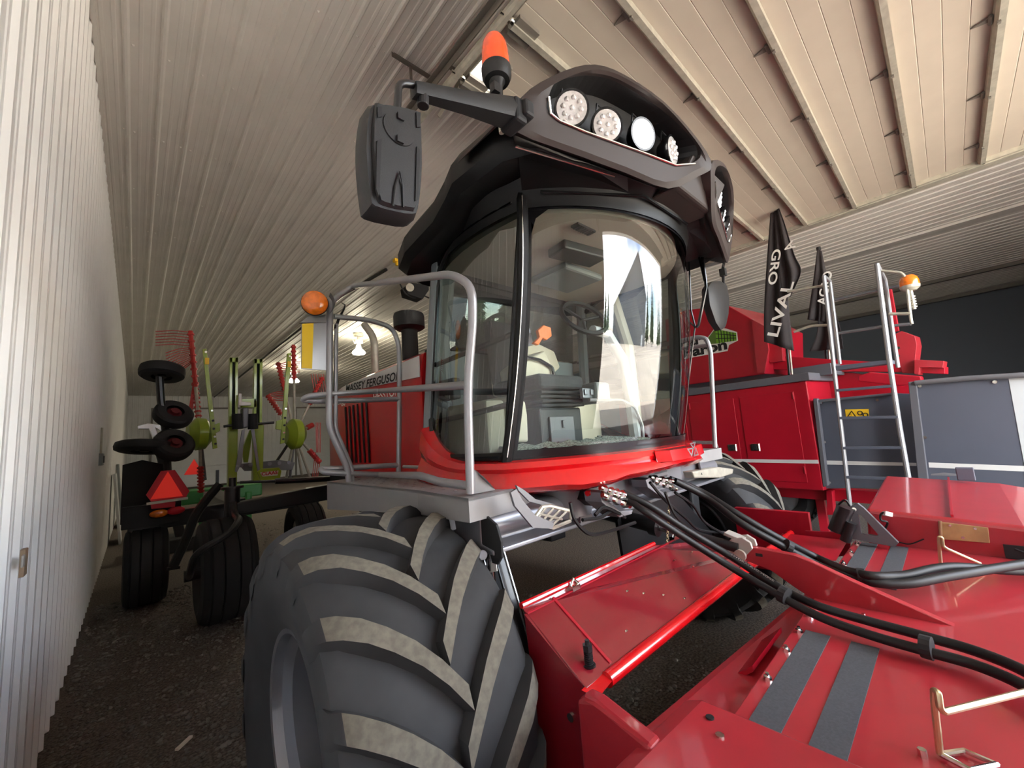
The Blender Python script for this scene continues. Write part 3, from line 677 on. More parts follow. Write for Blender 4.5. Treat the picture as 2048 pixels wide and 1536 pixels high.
# ---- mirrors
def mirror_left():
    Y0 = 1.0
    P_ = lambda x, y, d=0: ay(x, y, Y0)+V(0, d, 0)
    b = B(); a, c = P_(1018, 226), P_(828, 180); n = 14
    b.loft([[a+V(0, y*.05, z*.042) for y, z in ((-.8, -1), (.8, -1), (1, 0), (.8, 1), (-.8, 1), (-1, 0))], [a.lerp(c, .5)+V(0, y*.032, z*.028) for y, z in ((-.8, -1), (.8, -1), (1, 0), (.8, 1), (-.8, 1), (-1, 0))], [c+V(0, y*.02, z*.021) for y, z in ((-.8, -1), (.8, -1), (1, 0), (.8, 1), (-.8, 1), (-1, 0))]])
    arm = b.make('mirror_arm', 'black_plastic', WR, smooth=True, angle=50)
    b = B(); b.box(P_(1026, 234), (.06, .1, .1)); b.box(P_(1036, 236), (.05, .14, .07)); b.make('arm_hinge', 'black_soft', arm, bevel=.012)
    b = B(); b.cyl(P_(846, 190), P_(846, 213), .019, n=16); b.make('arm_knob', 'black_plastic', arm, bevel=.003)
    b = B(); b.tube([P_(830, 170), P_(797, 165), P_(794, 232)], .0115, n=12, fillet=.04); b.make('mirror_stem', 'black_steel', arm, smooth=True)
    out_ = [(736, 212), (752, 203), (790, 206), (830, 216), (842, 228), (846, 300), (845, 360), (838, 424), (826, 437), (790, 432), (746, 420), (737, 402), (729, 330), (728, 270)]
    out_ = rounded(out_, 2); cc = P_(788, 318)
    sh = lambda k, d: [cc+(P_(*p)-cc)*k+V(0, d, 0) for p in out_]
    b = B(); b.loft([sh(.90, .075), sh(1.0, .06), sh(1.0, .02), sh(.93, -.004)]); mh = b.make('mirror_housing', 'black_plastic', WR, smooth=True, angle=40)
    b = B(); b.add(sh(.86, .077), [tuple(range(len(out_)))]); b.make('mirror_glass', 'mirror_face', mh)
    ip = [(746, 216), (760, 211), (830, 224), (838, 240), (838, 330), (830, 415), (815, 424), (765, 414), (752, 395), (741, 300)]
    ip = rounded(ip, 2); c2 = P_(790, 318)
    b = B(); b.loft([[P_(*p, -.002) for p in ip], [c2+(P_(*p)-c2)*.95+V(0, -.016, 0) for p in ip]]); b.make('back_panel', 'black_plastic', mh, smooth=True, angle=30)
    b = B(); b.lathe(P_(792, 266, -.014), (0, -1, 0), [(0, .05), (.006, .048), (.007, 0)], n=32); b.box(P_(794, 243, -.022), (.02, .01, .02)); b.box(P_(793, 288, -.022), (.02, .01, .02)); b.make('back_disc', 'black_plastic', mh)
    for q in (((749, 222), (757, 222), (758, 242), (750, 243)), ((826, 232), (834, 236), (834, 262), (827, 262)), ((748, 290), (757, 285), (752, 400), (746, 385)), ((827, 300), (834, 308), (829, 405), (824, 408))):
        b = B(); b.prism([P_(*p, -.012) for p in q], V(0, -.009, 0)); b.make('groove', 'black_soft', mh)
    b = B(); b.tube([P_(780, 418, -.018), P_(784, 380, -.021), P_(792, 352, -.022), P_(799, 380, -.021), P_(801, 421, -.018)], .0035, n=5); b.make('back_ridge', 'black_plastic', mh, smooth=True)
mirror_left()
P_ = lambda x, y, d=0: ay(x, y, 1.28)+V(0, d, 0)
b = B(); b.tube([V(3.2, 1.15, 2.93), P_(1449, 522), P_(1446, 535), P_(1447, 572)], .013, n=8); arm = b.make('mirror_arm', 'black_steel', WR, smooth=True)
b = B(); b.box(P_(1446, 545), (.05, .05, .07)); b.make('arm_knob', 'black_plastic', arm)
o_ = [(1416, 575), (1424, 563), (1440, 562), (1452, 568), (1457, 600), (1455, 632), (1450, 655), (1442, 660), (1432, 645), (1420, 610)]
cc = P_(1438, 610); sh = lambda k, d: [cc+(P_(*p)-cc)*k+V(0, d, 0) for p in o_]
b = B(); b.loft([sh(.85, .07), sh(1, .05), sh(1, .0), sh(.85, -.02)]); mh = b.make('mirror_housing', 'black_plastic', WR, smooth=True, angle=40)
b = B(); b.add(sh(.8, .072), [tuple(range(len(o_)))]); b.make('mirror_glass', 'mirror_face', mh)
# screen wipers on the far side of the cab
for pts, r in ((((1392, 400), (1399, 470), (1411, 560), (1412, 575), (1397, 650), (1393, 655)), .011), (((1376, 400), (1388, 470), (1409, 562)), .007), (((1378, 520), (1382, 620), (1390, 652), (1384, 700), (1376, 770)), .006), (((1368, 560), (1376, 640), (1390, 655)), .005)):
    b = B(); b.tube([ax(x, y, 3.14) for x, y in pts], r, n=6); b.make('wiper_arm', 'black_gloss', WR, smooth=True)
b = B(); b.prism([ay(x, y, 1.95) for x, y in ((846, 470), (856, 466), (869, 474), (868, 488), (858, 496), (844, 485))], V(0, .06, 0)); b.tube([ay(858, 470, 1.98), ay(870, 462, 1.98), ay(880, 455, 2.0)], .006, n=6); b.make('rear_work_lamp', 'black_soft', WR)

# ---- platforms
ZP = 1.5
pf = [az(*p, ZP) for p in ((655, 963), (836, 980), (938, 997), (1051, 970))]
pf = [V(1.047, 3.19, ZP), V(1.066, 1.9, ZP), V(1.01, 1.39, ZP), V(1.31, 1.415, ZP), V(1.40, 1.435, ZP), V(1.47, 1.5, ZP), V(1.45, 2.3, ZP), V(1.60, 3.19, ZP)]
b = B(); b.prism(pf, V(0, 0, -.012))
sk = [(pf[0], .2), (pf[1], .12), (pf[2], .098), (pf[3], .098), (pf[4], .09)]
for (p, h0), (q, h1) in zip(sk, sk[1:]): b.add([p, q, q-V(0, 0, h1), p-V(0, 0, h0)], [(0, 1, 2, 3)]); b.add([p+V(.006, .006, -.001), q+V(.006, .006, -.001), q-V(-.006, -.006, h1), p-V(-.006, -.006, h0)], [(3, 2, 1, 0)])
b.add([pf[0], pf[7], pf[7]-V(0, 0, .2), pf[0]-V(0, 0, .2)], [(0, 1, 2, 3)])
for i in range(5):
    for j in range(16):
        x = 1.13+.062*i; y = 1.46+.1*j
        if y < 3.1: b.lathe((x, y, ZP-.001), (0, 0, 1), [(0, .012), (.004, .008), (.004, 0)], n=8)
plat = b.make('platform', 'deck_grey', WR)
for s_ in (0,):
    b = B(); c0 = [ay(x, y, 1.28) for x, y in ((1022, 985), (1030, 1012), (1066, 1055), (1105, 1058), (1108, 1046), (1070, 1030), (1045, 1000), (1033, 978))]
    b.prism(c0, V(0, .012, 0)); b.make('step_side', 'bracket_grey', plat)
    b = B(); b.prism([p+V(.0, .06, .0) for p in [ay(x, y, 1.30) for x, y in ((1052, 972), (1056, 982), (1078, 1005), (1105, 1012), (1126, 1010), (1090, 1000), (1068, 982))]], V(0, .012, 0)); b.make('step_side', 'bracket_grey', plat)
    b = B()
    fr = [ay(x, y, 1.30) for x, y in ((1066, 1040), (1106, 1056), (1140, 1042), (1141, 1022), (1100, 1012), (1084, 1014))]
    b.tube(fr+[fr[0]], .009, n=6)
    for k in range(4):
        u = (k+.5)/4; b.tube([fr[0].lerp(fr[1], u), fr[5].lerp(fr[3], u)], .006, n=6)
    b.tube([fr[0].lerp(fr[5], .5), fr[1].lerp(fr[3], .5)], .006, n=6)
    b.make('step', 'galvanised', plat, smooth=True)
# kick rail round the cab side of the platform
b = B(); b.tube([V(1.36, 2.6, 1.58), V(1.33, 1.9, 1.58), V(1.33, 1.52, 1.58), V(1.33, 1.5, 1.5)], .011, n=8, fillet=.04); b.make('kick_rail', 'rail_grey', plat, smooth=True)
# handrails
FX, RY = 1.05, 2.9
f_ = lambda x, y: ax(x, y, FX)
r_ = lambda x, y: ay(x, y, RY)
RR = .0195
b = B(); b.tube([f_(941, 987), f_(935, 770), f_(946, 640), f_(944, 572), f_(905, 548), r_(705, 572), r_(668, 597), r_(660, 620)], RR, n=12, fillet=.12); hr = b.make('handrail', 'rail_grey', WR, smooth=True)
b = B(); b.tube([r_(660, 600), r_(659, 700), r_(658, 855), r_(696, 938), r_(699, 972)], RR*1.15, n=12, fillet=.06); b.make('rail_post', 'rail_grey', hr, smooth=True)
b = B(); b.tube([r_(673, 648), r_(672, 700), r_(671, 858), r_(704, 935), r_(705, 962)], .014, n=10, fillet=.05); b.make('rail_post', 'rail_grey', hr, smooth=True)
b = B(); b.tube([r_(668, 633), r_(740, 640), r_(785, 655), r_(798, 690), r_(799, 800), r_(797, 946)], RR, n=12, fillet=.12); b.make('rear_rail', 'rail_grey', hr, smooth=True)
b = B(); b.tube([f_(937, 770), r_(760, 782), r_(660, 788), r_(622, 790)+V(0, .05, 0), r_(612, 797)+V(0, .1, 0), r_(640, 800)+V(0, .08, 0), r_(798, 798)], RR, n=12, fillet=.05); b.make('mid_rail', 'rail_grey', hr, smooth=True)
b = B(); b.tube([f_(942, 972), f_(880, 964), ax(840, 951, 1.07), r_(760, 949), r_(690, 947), r_(652, 945)+V(0, .04, 0), r_(648, 938)+V(0, .08, 0), r_(680, 937)+V(0, .06, 0), r_(798, 930)], RR, n=12, fillet=.05); b.make('low_rail', 'rail_grey', hr, smooth=True)
b = B(); p0 = f_(943, 935); b.prism([p0, p0+V(.03, .0, -.02), f_(948, 960)+V(.06, 0, 0), V(1.2, 1.44, 1.505), V(1.06, 1.44, 1.505)], V(0, .01, 0)); b.make('post_gusset', 'deck_grey', hr)
# indicator lamp, reflector plate and hook on the rear post
lc = r_(624, 611)-V(0, .06, 0)
b = B(); b.lathe(lc, V(-.35, -1, -.05), [(-.03, .0), (-.03, .055), (0, .083), (.012, .084), (.03, .076), (.048, .05), (.055, 0)], n=32); il = b.make('indicator_lamp', 'amber', hr, smooth=True)
b = B(); b.lathe(lc+V(.03, .02, .01), V(-.35, -1, -.05), [(-.035, .09), (.03, .105)], n=24, caps=False, a0=PI*-.35, a1=PI*1.0); b.lathe(lc, V(-.35, -1, -.05), [(-.07, .0), (-.07, .05), (-.02, .085), (0, .087)], n=24, caps=False); b.make('lamp_shroud', 'bracket_grey', il, smooth=True)
q = [r_(603, 645), r_(655, 636), r_(654, 740), r_(602, 738)]; q = [r_(603, 648), r_(656, 645), r_(653, 741), r_(602, 738)]
b = B(); b.prism(q, V(0, .006, 0)); rp = b.make('reflector_plate', 'rail_grey', hr, bevel=.003)
b = B(); b.prism([q[0].lerp(q[1], .02)+V(0, -.002, 0), q[0].lerp(q[1], .44)+V(0, -.002, 0), q[3].lerp(q[2], .42)+V(0, -.002, .006), q[3].lerp(q[2], .02)+V(0, -.002, .006)], V(0, -.002, 0)); b.make('yellow_reflector', 'yellow_tape', rp)
b = B(); b.prism([r_(600, 645), r_(618, 632), r_(660, 628), r_(656, 645)], V(0, .03, 0)); b.make('plate_bracket', 'deck_grey', rp)
b = B(); b.tube([r_(672, 655), r_(678, 636), r_(688, 618), r_(690, 610), r_(683, 605)], .011, n=8, taper=.003); b.cyl(r_(671, 658), r_(673, 648), .013, n=10); b.make('gate_latch', 'black_plastic', hr, smooth=True)

# ---- far side platform and rail
b = B(); q = [mirx(p, CM) for p in pf]; b.prism([p+V(0, 0, 0) for p in q], V(0, 0, -.09)); pr_ = b.make('platform', 'deck_grey', WR)
b = B(); b.prism([mirx(V(1.40, 1.44, 1.49), CM), mirx(V(1.40, 1.44, 1.40), CM), mirx(V(1.52, 1.36, 1.32), CM), mirx(V(1.62, 1.32, 1.35), CM), mirx(V(1.5, 1.38, 1.42), CM)], V(0, .012, 0)); b.make('step_side', 'bracket_grey', pr_)
b = B(); b.prism([ay(x, y, 1.33) for x, y in ((1385, 943), (1440, 934), (1468, 938), (1466, 948), (1440, 956), (1390, 956))], V(0, .16, 0)); b.make('step', 'galvanised', pr_, bevel=.01)
g_ = lambda x, y: ax(x, y, 3.66)
b = B(); b.tube([g_(1430, 895), g_(1421, 700), g_(1412, 676), g_(1395, 674), ax(1372, 680, 3.66)+V(0, .5, 0)], .019, n=10, fillet=.08); hr2 = b.make('handrail', 'rail_grey', WR, smooth=True)
b = B(); b.tube([g_(1420, 690), V(3.66, 2.8, 2.5)], .017, n=8); b.make('mid_rail', 'rail_grey', hr2, smooth=True)
b = B(); b.tube([g_(1430, 885), V(3.66, 2.8, 1.6)], .015, n=8); b.make('low_rail', 'rail_grey', hr2, smooth=True)
b = B(); b.prism([g_(1428, 868), g_(1432, 898), g_(1436, 895)], V(.01, 0, 0)); b.make('post_gusset', 'deck_grey', hr2)

# ---- lift linkage in front of the left drive tyre
XB = 1.12
x_ = lambda x, y, X_=XB: ax(x, y, X_)
for X_ in (1.105, 1.205):
    b = B(); b.prism([x_(x, y, X_) for x, y in ((868, 1030), (940, 1028), (972, 1032), (992, 1050), (1002, 1085), (1003, 1115), (995, 1130), (984, 1126), (978, 1100), (960, 1150), (940, 1172), (925, 1160), (905, 1120), (880, 1100))], V(.012, 0, 0))
    b.make('lift_bracket', 'black_soft', WR, bevel=.002)
b = B(); b.cyl(x_(905, 1047, 1.10), x_(905, 1047, 1.09), .03, n=16); b.cyl(x_(905, 1047, 1.095), x_(905, 1047, 1.08), .008, n=8); b.make('bracket_washer', 'frame_grey', WR)
b = B(); b.cyl(x_(965, 1110, 1.05), x_(965, 1110, 1.24), .016, n=12); b.cyl(x_(965, 1110, 1.075), x_(965, 1110, 1.09), .02, n=16); b.make('lift_pin', 'frame_grey', WR, smooth=True)
for (a, c, X_, w_) in (((957, 1112), (992, 1232), 1.10, .05), ((992, 1085), (1068, 1350), 1.16, .06)):
    b = B(); pa, pc = x_(*a, X_), x_(*c, X_); b.bar(pa, pc, .012, w_, up=(1, 0, 0)); d = (pc-pa).normalized(); 
    la = b.make('lift_arm', 'black_steel', WR)
    b = B(); up = d.cross(V(1, 0, 0)).normalized(); up = up if up.y < 0 else -up
    b.bar(pa+up*(w_/2+.001), pc+up*(w_/2+.001), .014, .004, up=(1, 0, 0)); b.make('arm_edge', 'steel_bright', la)
b = B(); b.cyl(x_(982, 1085, 1.13), x_(985, 1140, 1.13), .018, n=12); b.cyl(x_(985, 1140, 1.13), x_(991, 1212, 1.13), .011, n=12); b.cyl(x_(990, 1205, 1.13), x_(996, 1230, 1.13), .03, n=16); ls = b.make('lift_spring', 'steel_bright', WR, smooth=True)
b = B(); b.prism([x_(x, y, 1.118) for x, y in ((979, 1124), (993, 1122), (995, 1142), (980, 1145))], V(-.003, 0, 0)); b.make('tag', 'white_plastic', ls)
b = B(); b.cyl((1.24, 1.3, .74), (1.24, 1.12, .62), .09, n=20); b.make('float_cylinder', 'frame_grey', WR, smooth=True)
# ---- gear under the cab
b = B(); b.cyl((1.72, 1.5, 1.30), (1.72, 1.5, 1.47), .15, .16, n=24); b.box((1.72, 1.45, 1.29), (.1, .2, .03)); b.make('swivel_drum', 'bracket_grey', WR, smooth=True)
b = B(); b.box((2.35, 1.48, 1.39), (1.1, .2, .14)); b.cyl((2.2, 1.36, 1.42), (2.6, 1.36, 1.42), .035, n=12); b.make('manifold_block', 'frame_grey', WR, bevel=.012)
for pts, Y_ in ((((1200, 985), (1204, 1005), (1240, 1035), (1264, 1028), (1266, 1020), (1240, 1022), (1215, 1000), (1208, 980)), 1.2), (((1292, 960), (1296, 975), (1328, 998), (1354, 986), (1352, 980), (1328, 986), (1306, 970), (1300, 955)), 1.24)):
    b = B(); b.prism([ay(x, y, Y_) for x, y in pts], V(0, .1, 0)); b.make('coupler_bracket', 'frame_grey', WR, bevel=.003)
b = B(); b.prism([ay(x, y, 1.3) for x, y in ((1176, 972), (1196, 975), (1200, 1000), (1185, 1012), (1172, 1000))], V(0, .1, 0)); b.make('valve_body', 'black_steel', WR)
b = B(); b.cyl(ay(1174, 987, 1.27), ay(1180, 986, 1.27), .014, n=10); b.make('red_cap', 'cab_red', WR)
for (a, c, Y_) in (((1200, 975), (1240, 990), 1.19), ((1205, 990), (1260, 1012), 1.18), ((1300, 955), (1345, 963), 1.24), ((1308, 962), (1352, 978), 1.23), ((1215, 980), (1250, 990), 1.17)):
    b = B(); pa, pc = ay(*a, Y_), ay(*c, Y_-.03); b.cyl(pa, pc, .013, n=10)
    for u in (.15, .45, .75): b.cyl(pa.lerp(pc, u), pa.lerp(pc, u+.12), .02, n=6)
    b.make('hydraulic_coupler', 'chrome', WR, smooth=True, angle=30)
# centre link cylinder
pa, pb, pc = ax(1196, 1022, 2.3), ax(1312, 1052, 2.3), ax(1478, 1096, 2.3)
b = B(); b.cyl(pa, pb, .045, n=20); b.cyl(pb-(pb-pa).normalized()*.03, pb+(pb-pa).normalized()*.02, .058, n=20); b.box(pa+V(0, 0, .045), (.06, .2, .02)); cl = b.make('link_cylinder', 'black_steel', WR, smooth=True)
b = B(); b.cyl(pb, pb.lerp(pc, .5), .022, n=14); b.make('link_rod', 'steel_bright', cl, smooth=True)
b = B(); b.tube([pb.lerp(pc, .4), pc], .026, n=12); b.make('link_sleeve', 'black_soft', cl, smooth=True)
for k, pts in enumerate((((1140, 1005), (1150, 1040), (1180, 1068), (1220, 1062), (1270, 1045)), ((1165, 1040), (1200, 1035), (1225, 1022), (1250, 1035)), ((1190, 1030), (1208, 1015), (1240, 1028)), ((1300, 965), (1330, 1000), (1370, 1035), (1400, 1060), (1450, 1065)), ((1350, 985), (1385, 1010), (1410, 1045), (1450, 1070)), ((1330, 985), (1350, 1030), (1385, 1062)))):
    b = B(); b.tube(catmull([ay(x, y, 1.22-.012*k) for x, y in pts]), .009, n=6); b.make('cab_hose', 'hose_rubber', WR, smooth=True)
# hanging chain links beside the coupler
for k in range(16):
    p = ay(1338-1.0*k/4+.2*(k % 2), 1012+5.0*k, 1.2); b = B()
    if k % 2: b.lathe(p, (1, 0, 0), [(-.002, .007), (0, .009), (.002, .007), (0, .005), (-.002, .007)], n=10, caps=False)
    else: b.lathe(p, (0, 1, 0), [(-.002, .007), (0, .009), (.002, .007), (0, .005), (-.002, .007)], n=10, caps=False)
    b.make('chain_link', 'zinc', WR, smooth=True)
b = B(); b.prism([ay(x, y, 1.5) for x, y in ((1255, 1010), (1345, 975), (1420, 1060), (1440, 1100), (1250, 1130), (1235, 1040))], V(0, .02, 0)); b.make('drive_shield', 'black_steel', WR)

# ================================================================== MOWER HEADER on the front of the windrower
HD = thing('mower_header', 'red disc mower header with grey striped steel deck on the front of the windrower', 'mower header', (CM, 0, 0))
ZD_, HX0, HX1 = .9, 1.27, 3.45
b = B(); b.prism([V(HX0, y, z) for y, z in ((.55, .9), (.55, .885), (.45, .885), (-.55, .885), (-.75, .7), (-.765, .7), (-.76, .72), (-.56, .9))], V(HX1-HX0, 0, 0)); dk = b.make('deck', 'red', HD, bevel=.004)
hose_gap = (2.02, 2.66)
for x0, x1 in ((HX0+.003, 1.96), (2.62, HX1-.02)):
    for y in (.475, .335):
        b = B(); b.box(((x0+x1)/2, y-.005, .9015), (x1-x0, .078, .003)); b.make('grip_strip', 'stripe_grey', dk)
for x, y in ((1.53, .525), (1.75, .525), (1.93, .525), (2.1, .525), (2.2, .525), (2.62, .525), (2.9, .525), (3.15, .525), (3.38, .525), (2.2, .36)):
    b = B(); b.cyl((x, y, .9), (x, y, .912), .012, n=6); b.cyl((x, y, .912), (x, y, .922), .006, n=8); b.make('deck_bolt', 'chrome', dk)
# rear face, trough plate, floor of the crop opening
b = B(); b.add([V(HX0-.2, .55, .89), V(HX1, .55, .89), V(3.42, .66, .70), V(1.02, .72, .875)], [(0, 1, 2, 3)]); b.add([V(1.02, .72, .875), V(3.42, .66, .70), V(3.42, .69, .69), V(1.02, .75, .865)], [(0, 1, 2, 3)])
b.add([V(1.02, .75, .865), V(3.42, .69, .69), V(3.42, .60, .3), V(1.02, .6, .3)], [(0, 1, 2, 3)]); b.make('rear_plate', 'red', HD)
b = B(); b.prism([V(1.62, .70, .80), V(1.98, .70, .79), V(1.98, .60, .88), V(1.62, .60, .88)], V(0, .0, -.02)); b.make('wear_tab', 'red_dark', HD)
b = B(); b.box((CM, -.1, .5), (2.7, 1.1, .5)); b.make('cutterbar_housing', 'black_soft', HD)
# left end block
b = B(); L = [V(1.27, .62, .925), V(1.27, -.6, .925), V(.62, -.6, .925), V(.62, .66, .925)]
rr = [V(1.27, .68, .90), V(1.27, -.7, .88), V(.55, -.7, .88), V(.55, .72, .90)]; r3 = [V(1.275, .70, .30), V(1.275, -.75, .30), V(.52, -.75, .3), V(.52, .74, .3)]
b.loft([r3, rr, L]); eb = b.make('end_cover', 'red', HD, bevel=.012)
for p in ((1.2, .575), (1.15, .53)):
    b = B(); b.cyl(V(*p, .925), V(*p, .929), .011, n=10); b.make('deck_bolt', 'black_soft' if p[0] > 1.18 else 'chrome', eb)
b = B(); fin = [(1.12, .93, .90), (1.12, .90, .925), (1.115, .85, .93), (1.06, .64, .93), (1.06, .6, .3), (1.12, .93, .3)]
b.prism([V(x-.07, y, z) for x, y, z in fin], V(.055, 0, 0)); b.make('crop_divider', 'red', HD, bevel=.012)
# rear deflector shield between the tyres
tray = [V(1.10, 1.215, 1.09), V(1.17, .98, .905), V(2.95, .93, .895), V(3.5, 1.1, .9), V(3.5, 1.3, 1.0), V(2.75, 1.42, 1.06), V(2.35, 1.215, 1.09)]
tray = [V(1.11, 1.22, 1.085), V(1.12, .945, .90), V(3.55, .93, .90), V(3.55, 1.22, 1.085)]
trim_ = [tray[0], tray[1], V(2.95, .935, .90), az(1392, 1082, .98), az(1308, 1090, 1.085)]
b = B(); b.prism(trim_, V(0, -.01, -.02)); sh_ = b.make('deflector_shield', 'shield_red_shaded', HD, bevel=.004)
b = B(); b.tube([V(1.22, .935, .885), V(3.52, .92, .885)], .026, n=12); b.make('shield_lip', 'cab_red', sh_, smooth=True)
b = B(); b.add([V(1.10, .95, .90), V(1.22, .955, .905), V(1.24, .915, .89), V(1.12, .9, .885)], [(0, 1, 2, 3)]); b.make('shield_corner', 'cab_red', sh_)
b = B(); b.tube([V(1.11, 1.225, 1.092), V(trim_[4].x, trim_[4].y, 1.092)], .012, n=8); b.make('shield_hinge', 'cab_red', sh_, smooth=True)
def TP(u, v, o=0): return tray[0].lerp(tray[3], u).lerp(tray[1].lerp(tray[2], u), v)+V(0, .55*o, .83*o)
b = B(); b.bar(TP(.065, .06, .004), TP(.065, .97, .004), .012, .006); b.make('shield_rib', 'red_dark', sh_)
b = B(); b.bar(TP(.0, .09, .003), TP(.56, .09, .003), .01, .005); b.make('shield_seam', 'red_dark', sh_)
for u, v in ((.22, .42), (.25, .55), (.29, .70), (.33, .88), (.42, .38), (.5, .4), (.14, .8), (.45, .6)):
    b = B(); p = TP(u, v); b.lathe(p, (0, .55, .83), [(0, .009), (.006, .006), (.007, 0)], n=10); b.make('shield_rivet', 'chrome', sh_)
b = B(); p = TP(.03, .86); b.cyl(p, p+V(0, 0, .05), .012, n=10); b.cyl(p+V(0, 0, .05), p+V(0, 0, .07), .018, n=6); b.cyl(p+V(0, 0, .07), p+V(0, 0, .085), .008, n=8); b.cyl(p, p+V(0, 0, .005), .024, n=12)
for k in range(6): b.cyl(p+V(0, 0, .008+.007*k), p+V(0, 0, .011+.007*k), .016, n=10)
b.make('spring_pin', 'black_steel', sh_)
for u in (.12, .5):
    b = B(); p = TP(u, .08, .01); b.box(p, (.05, .03, .02)); b.tube([p+V(-.02, 0, .01), p+V(.0, 0, .035), p+V(.03, .0, .01)], .005, n=6); b.make('shield_clip', 'chrome', sh_)
b = B(); b.prism([V(1.10, 1.2, 1.07), V(1.12, .945, .89), V(1.13, .90, .20), V(1.12, 1.15, .2)], V(.012, 0, 0)); b.make('side_plate', 'shield_red_shaded', HD)
b = B(); b.tube([V(1.135, .94, .885), V(1.14, .90, .5), V(1.14, .88, .2)], .010, n=8); b.make('side_plate_edge', 'cab_red', HD, smooth=True)
for z in (.7, .45):
    b = B(); b.cyl((1.10, 1.0, z+.1), (1.09, 1.0, z+.1), .014, n=8); b.make('side_bolt', 'chrome', HD)
b = B(); b.box((3.62, 1.06, .8), (.05, .5, .45)); b.make('side_plate', 'red_dark', HD)
# centre link arm
AX = 2.335
arm = [ax(x, y, AX) for x, y in ((1478, 1108), (1490, 1092), (1520, 1095), (1590, 1108), (1625, 1122), (1720, 1166), (2012, 1295), (2000, 1296), (1700, 1215), (1630, 1198), (1590, 1172), (1545, 1140), (1490, 1118))]
b = B(); b.prism([p-V(.018, 0, 0) for p in arm], V(.036, 0, 0)); ar = b.make('link_arm', 'red', HD, bevel=.004)
b = B(); p = ax(1488, 1105, AX); b.cyl(p-V(.06, 0, 0), p+V(.05, 0, 0), .019, n=16); b.cyl(p-V(.066, 0, 0), p-V(.05, 0, 0), .028, n=20); b.make('arm_pin', 'galvanised', ar, smooth=True)
b = B(); pts = [ax(x, y, AX) for x, y in ((1455, 1088), (1468, 1074), (1490, 1072), (1506, 1082), (1510, 1094), (1496, 1108), (1478, 1112), (1460, 1100))]
for dx in (-.042, .026): b.prism([q+V(dx, 0, 0) for q in pts], V(.018, 0, 0))
b.prism([q.lerp(ax(1482, 1090, AX), .35)+V(-.03, 0, 0) for q in pts], V(.06, 0, 0)); b.box(ax(1470, 1072, AX), (.07, .09, .016), (.3, 0, 0)); b.make('link_clevis', 'cast_white', ar, bevel=.003)
b = B(); b.box(ax(1518, 1110, AX-.02), (.004, .03, .014)); b.make('arm_slot', 'black_soft', ar)
# hoses over the deck
def hose(pts, r, nm='hydraulic_hose'):
    b = B(); b.tube(catmull(pts, 8), r, n=12); return b.make(nm, 'hose_rubber', HD, smooth=True)
hA = [ay(1258, 1000, 1.15), ay(1300, 1030, 1.05), ay(1370, 1076, .95), ay(1460, 1133, .8), az(1560, 1192, .985), az(1640, 1234, .95), az(1740, 1270, .935), az(1850, 1302, .935), az(1950, 1330, .935), az(2048, 1372, .94), az(2150, 1440, .94)]
h1 = hose(hA, .0165)
hA2 = [ay(1245, 985, 1.17), ay(1300, 1012, 1.07), ay(1370, 1058, .97), ay(1460, 1112, .82), az(1560, 1175, 1.0), az(1640, 1213, .975), az(1740, 1243, .955), az(1850, 1273, .95), az(1950, 1302, .95), az(2048, 1342, .955), az(2150, 1405, .96)]
h2 = hose(hA2, .0165)
hB = [ay(1350, 962, 1.21), ay(1410, 993, 1.1), ay(1480, 1045, .9), ay(1560, 1090, .74), ay(1640, 1132, .6), az(1715, 1158, .97), az(1800, 1168, .97), az(1900, 1152, .985), az(2048, 1128, .99), az(2200, 1110, 1.0)]
h3 = hose(hB, .020)
hB2 = [ay(1340, 958, 1.24), ay(1400, 982, 1.13), ay(1475, 1028, .93), ay(1555, 1075, .77), ay(1640, 1118, .63), az(1715, 1147, .995), az(1800, 1152, .99), az(1900, 1134, 1.0), az(2048, 1142, .95), az(2200, 1132, .95)]
h4 = hose(hB2, .020)
for h_, pts, cl_ in ((h1, hA, ((4, .12), (7, .05))), (h3, hB, ((3, .2), (5, .1)))):
    for i, u in cl_:
        p = pts[i].lerp(pts[i+1], u); d = (pts[i+1]-pts[i]).normalized(); b = B(); b.cyl(p-d*.014+V(0, 0, .014), p+d*.014+V(0, 0, .014), .036, n=14); b.make('hose_clip', 'black_soft', h_)
pa, pb = hA2[3], hA2[4]
u_ = (pb-pa).normalized()
text('HYDRAULIC HOSE', pa.lerp(pb, .0)+V(-.008, -.012, .008), u_, V(-.2, -.3, 1)-u_*V(-.2, -.3, 1).dot(u_), .009, 'ink_white', h2, width=(pb-pa).length*.85)
# rod stands (bent wire hooks) on the deck
def wire_hook(pts, foot):
    b = B(); b.tube(pts, .0075, n=10, fillet=.02); o = b.make('wire_hook', 'zinc', HD, smooth=True)
    if foot:
        x, y, z = pts[0]; b = B(); b.tube([V(x, y, z), V(x-.02, y-.05, z), V(x+.04, y-.09, z), V(x+.05, y-.04, z), V(x, y, z)], .0065, n=8); b.cyl((x-.02, y+.03, .9), (x-.02, y+.03, .918), .009, n=6); b.make('hook_foot', 'chrome', o, smooth=True)
p0 = az(1880, 1508, .91); x0 = p0.x
wire_hook([p0, ax(1868, 1400, x0), ax(1868, 1380, x0), ax(1876, 1385, x0-.01), ax(1880, 1416, x0-.015), ax(1888, 1424, x0-.01), az(2075, 1378, 1.0)], True)
p0 = az(1882, 1137, .91); x0 = p0.x
wire_hook([p0, ax(1878, 1085, x0), ax(1878, 1073, x0), ax(1884, 1076, x0), ax(1886, 1092, x0), ax(1892, 1097, x0), az(1960, 1127, .93)], False)
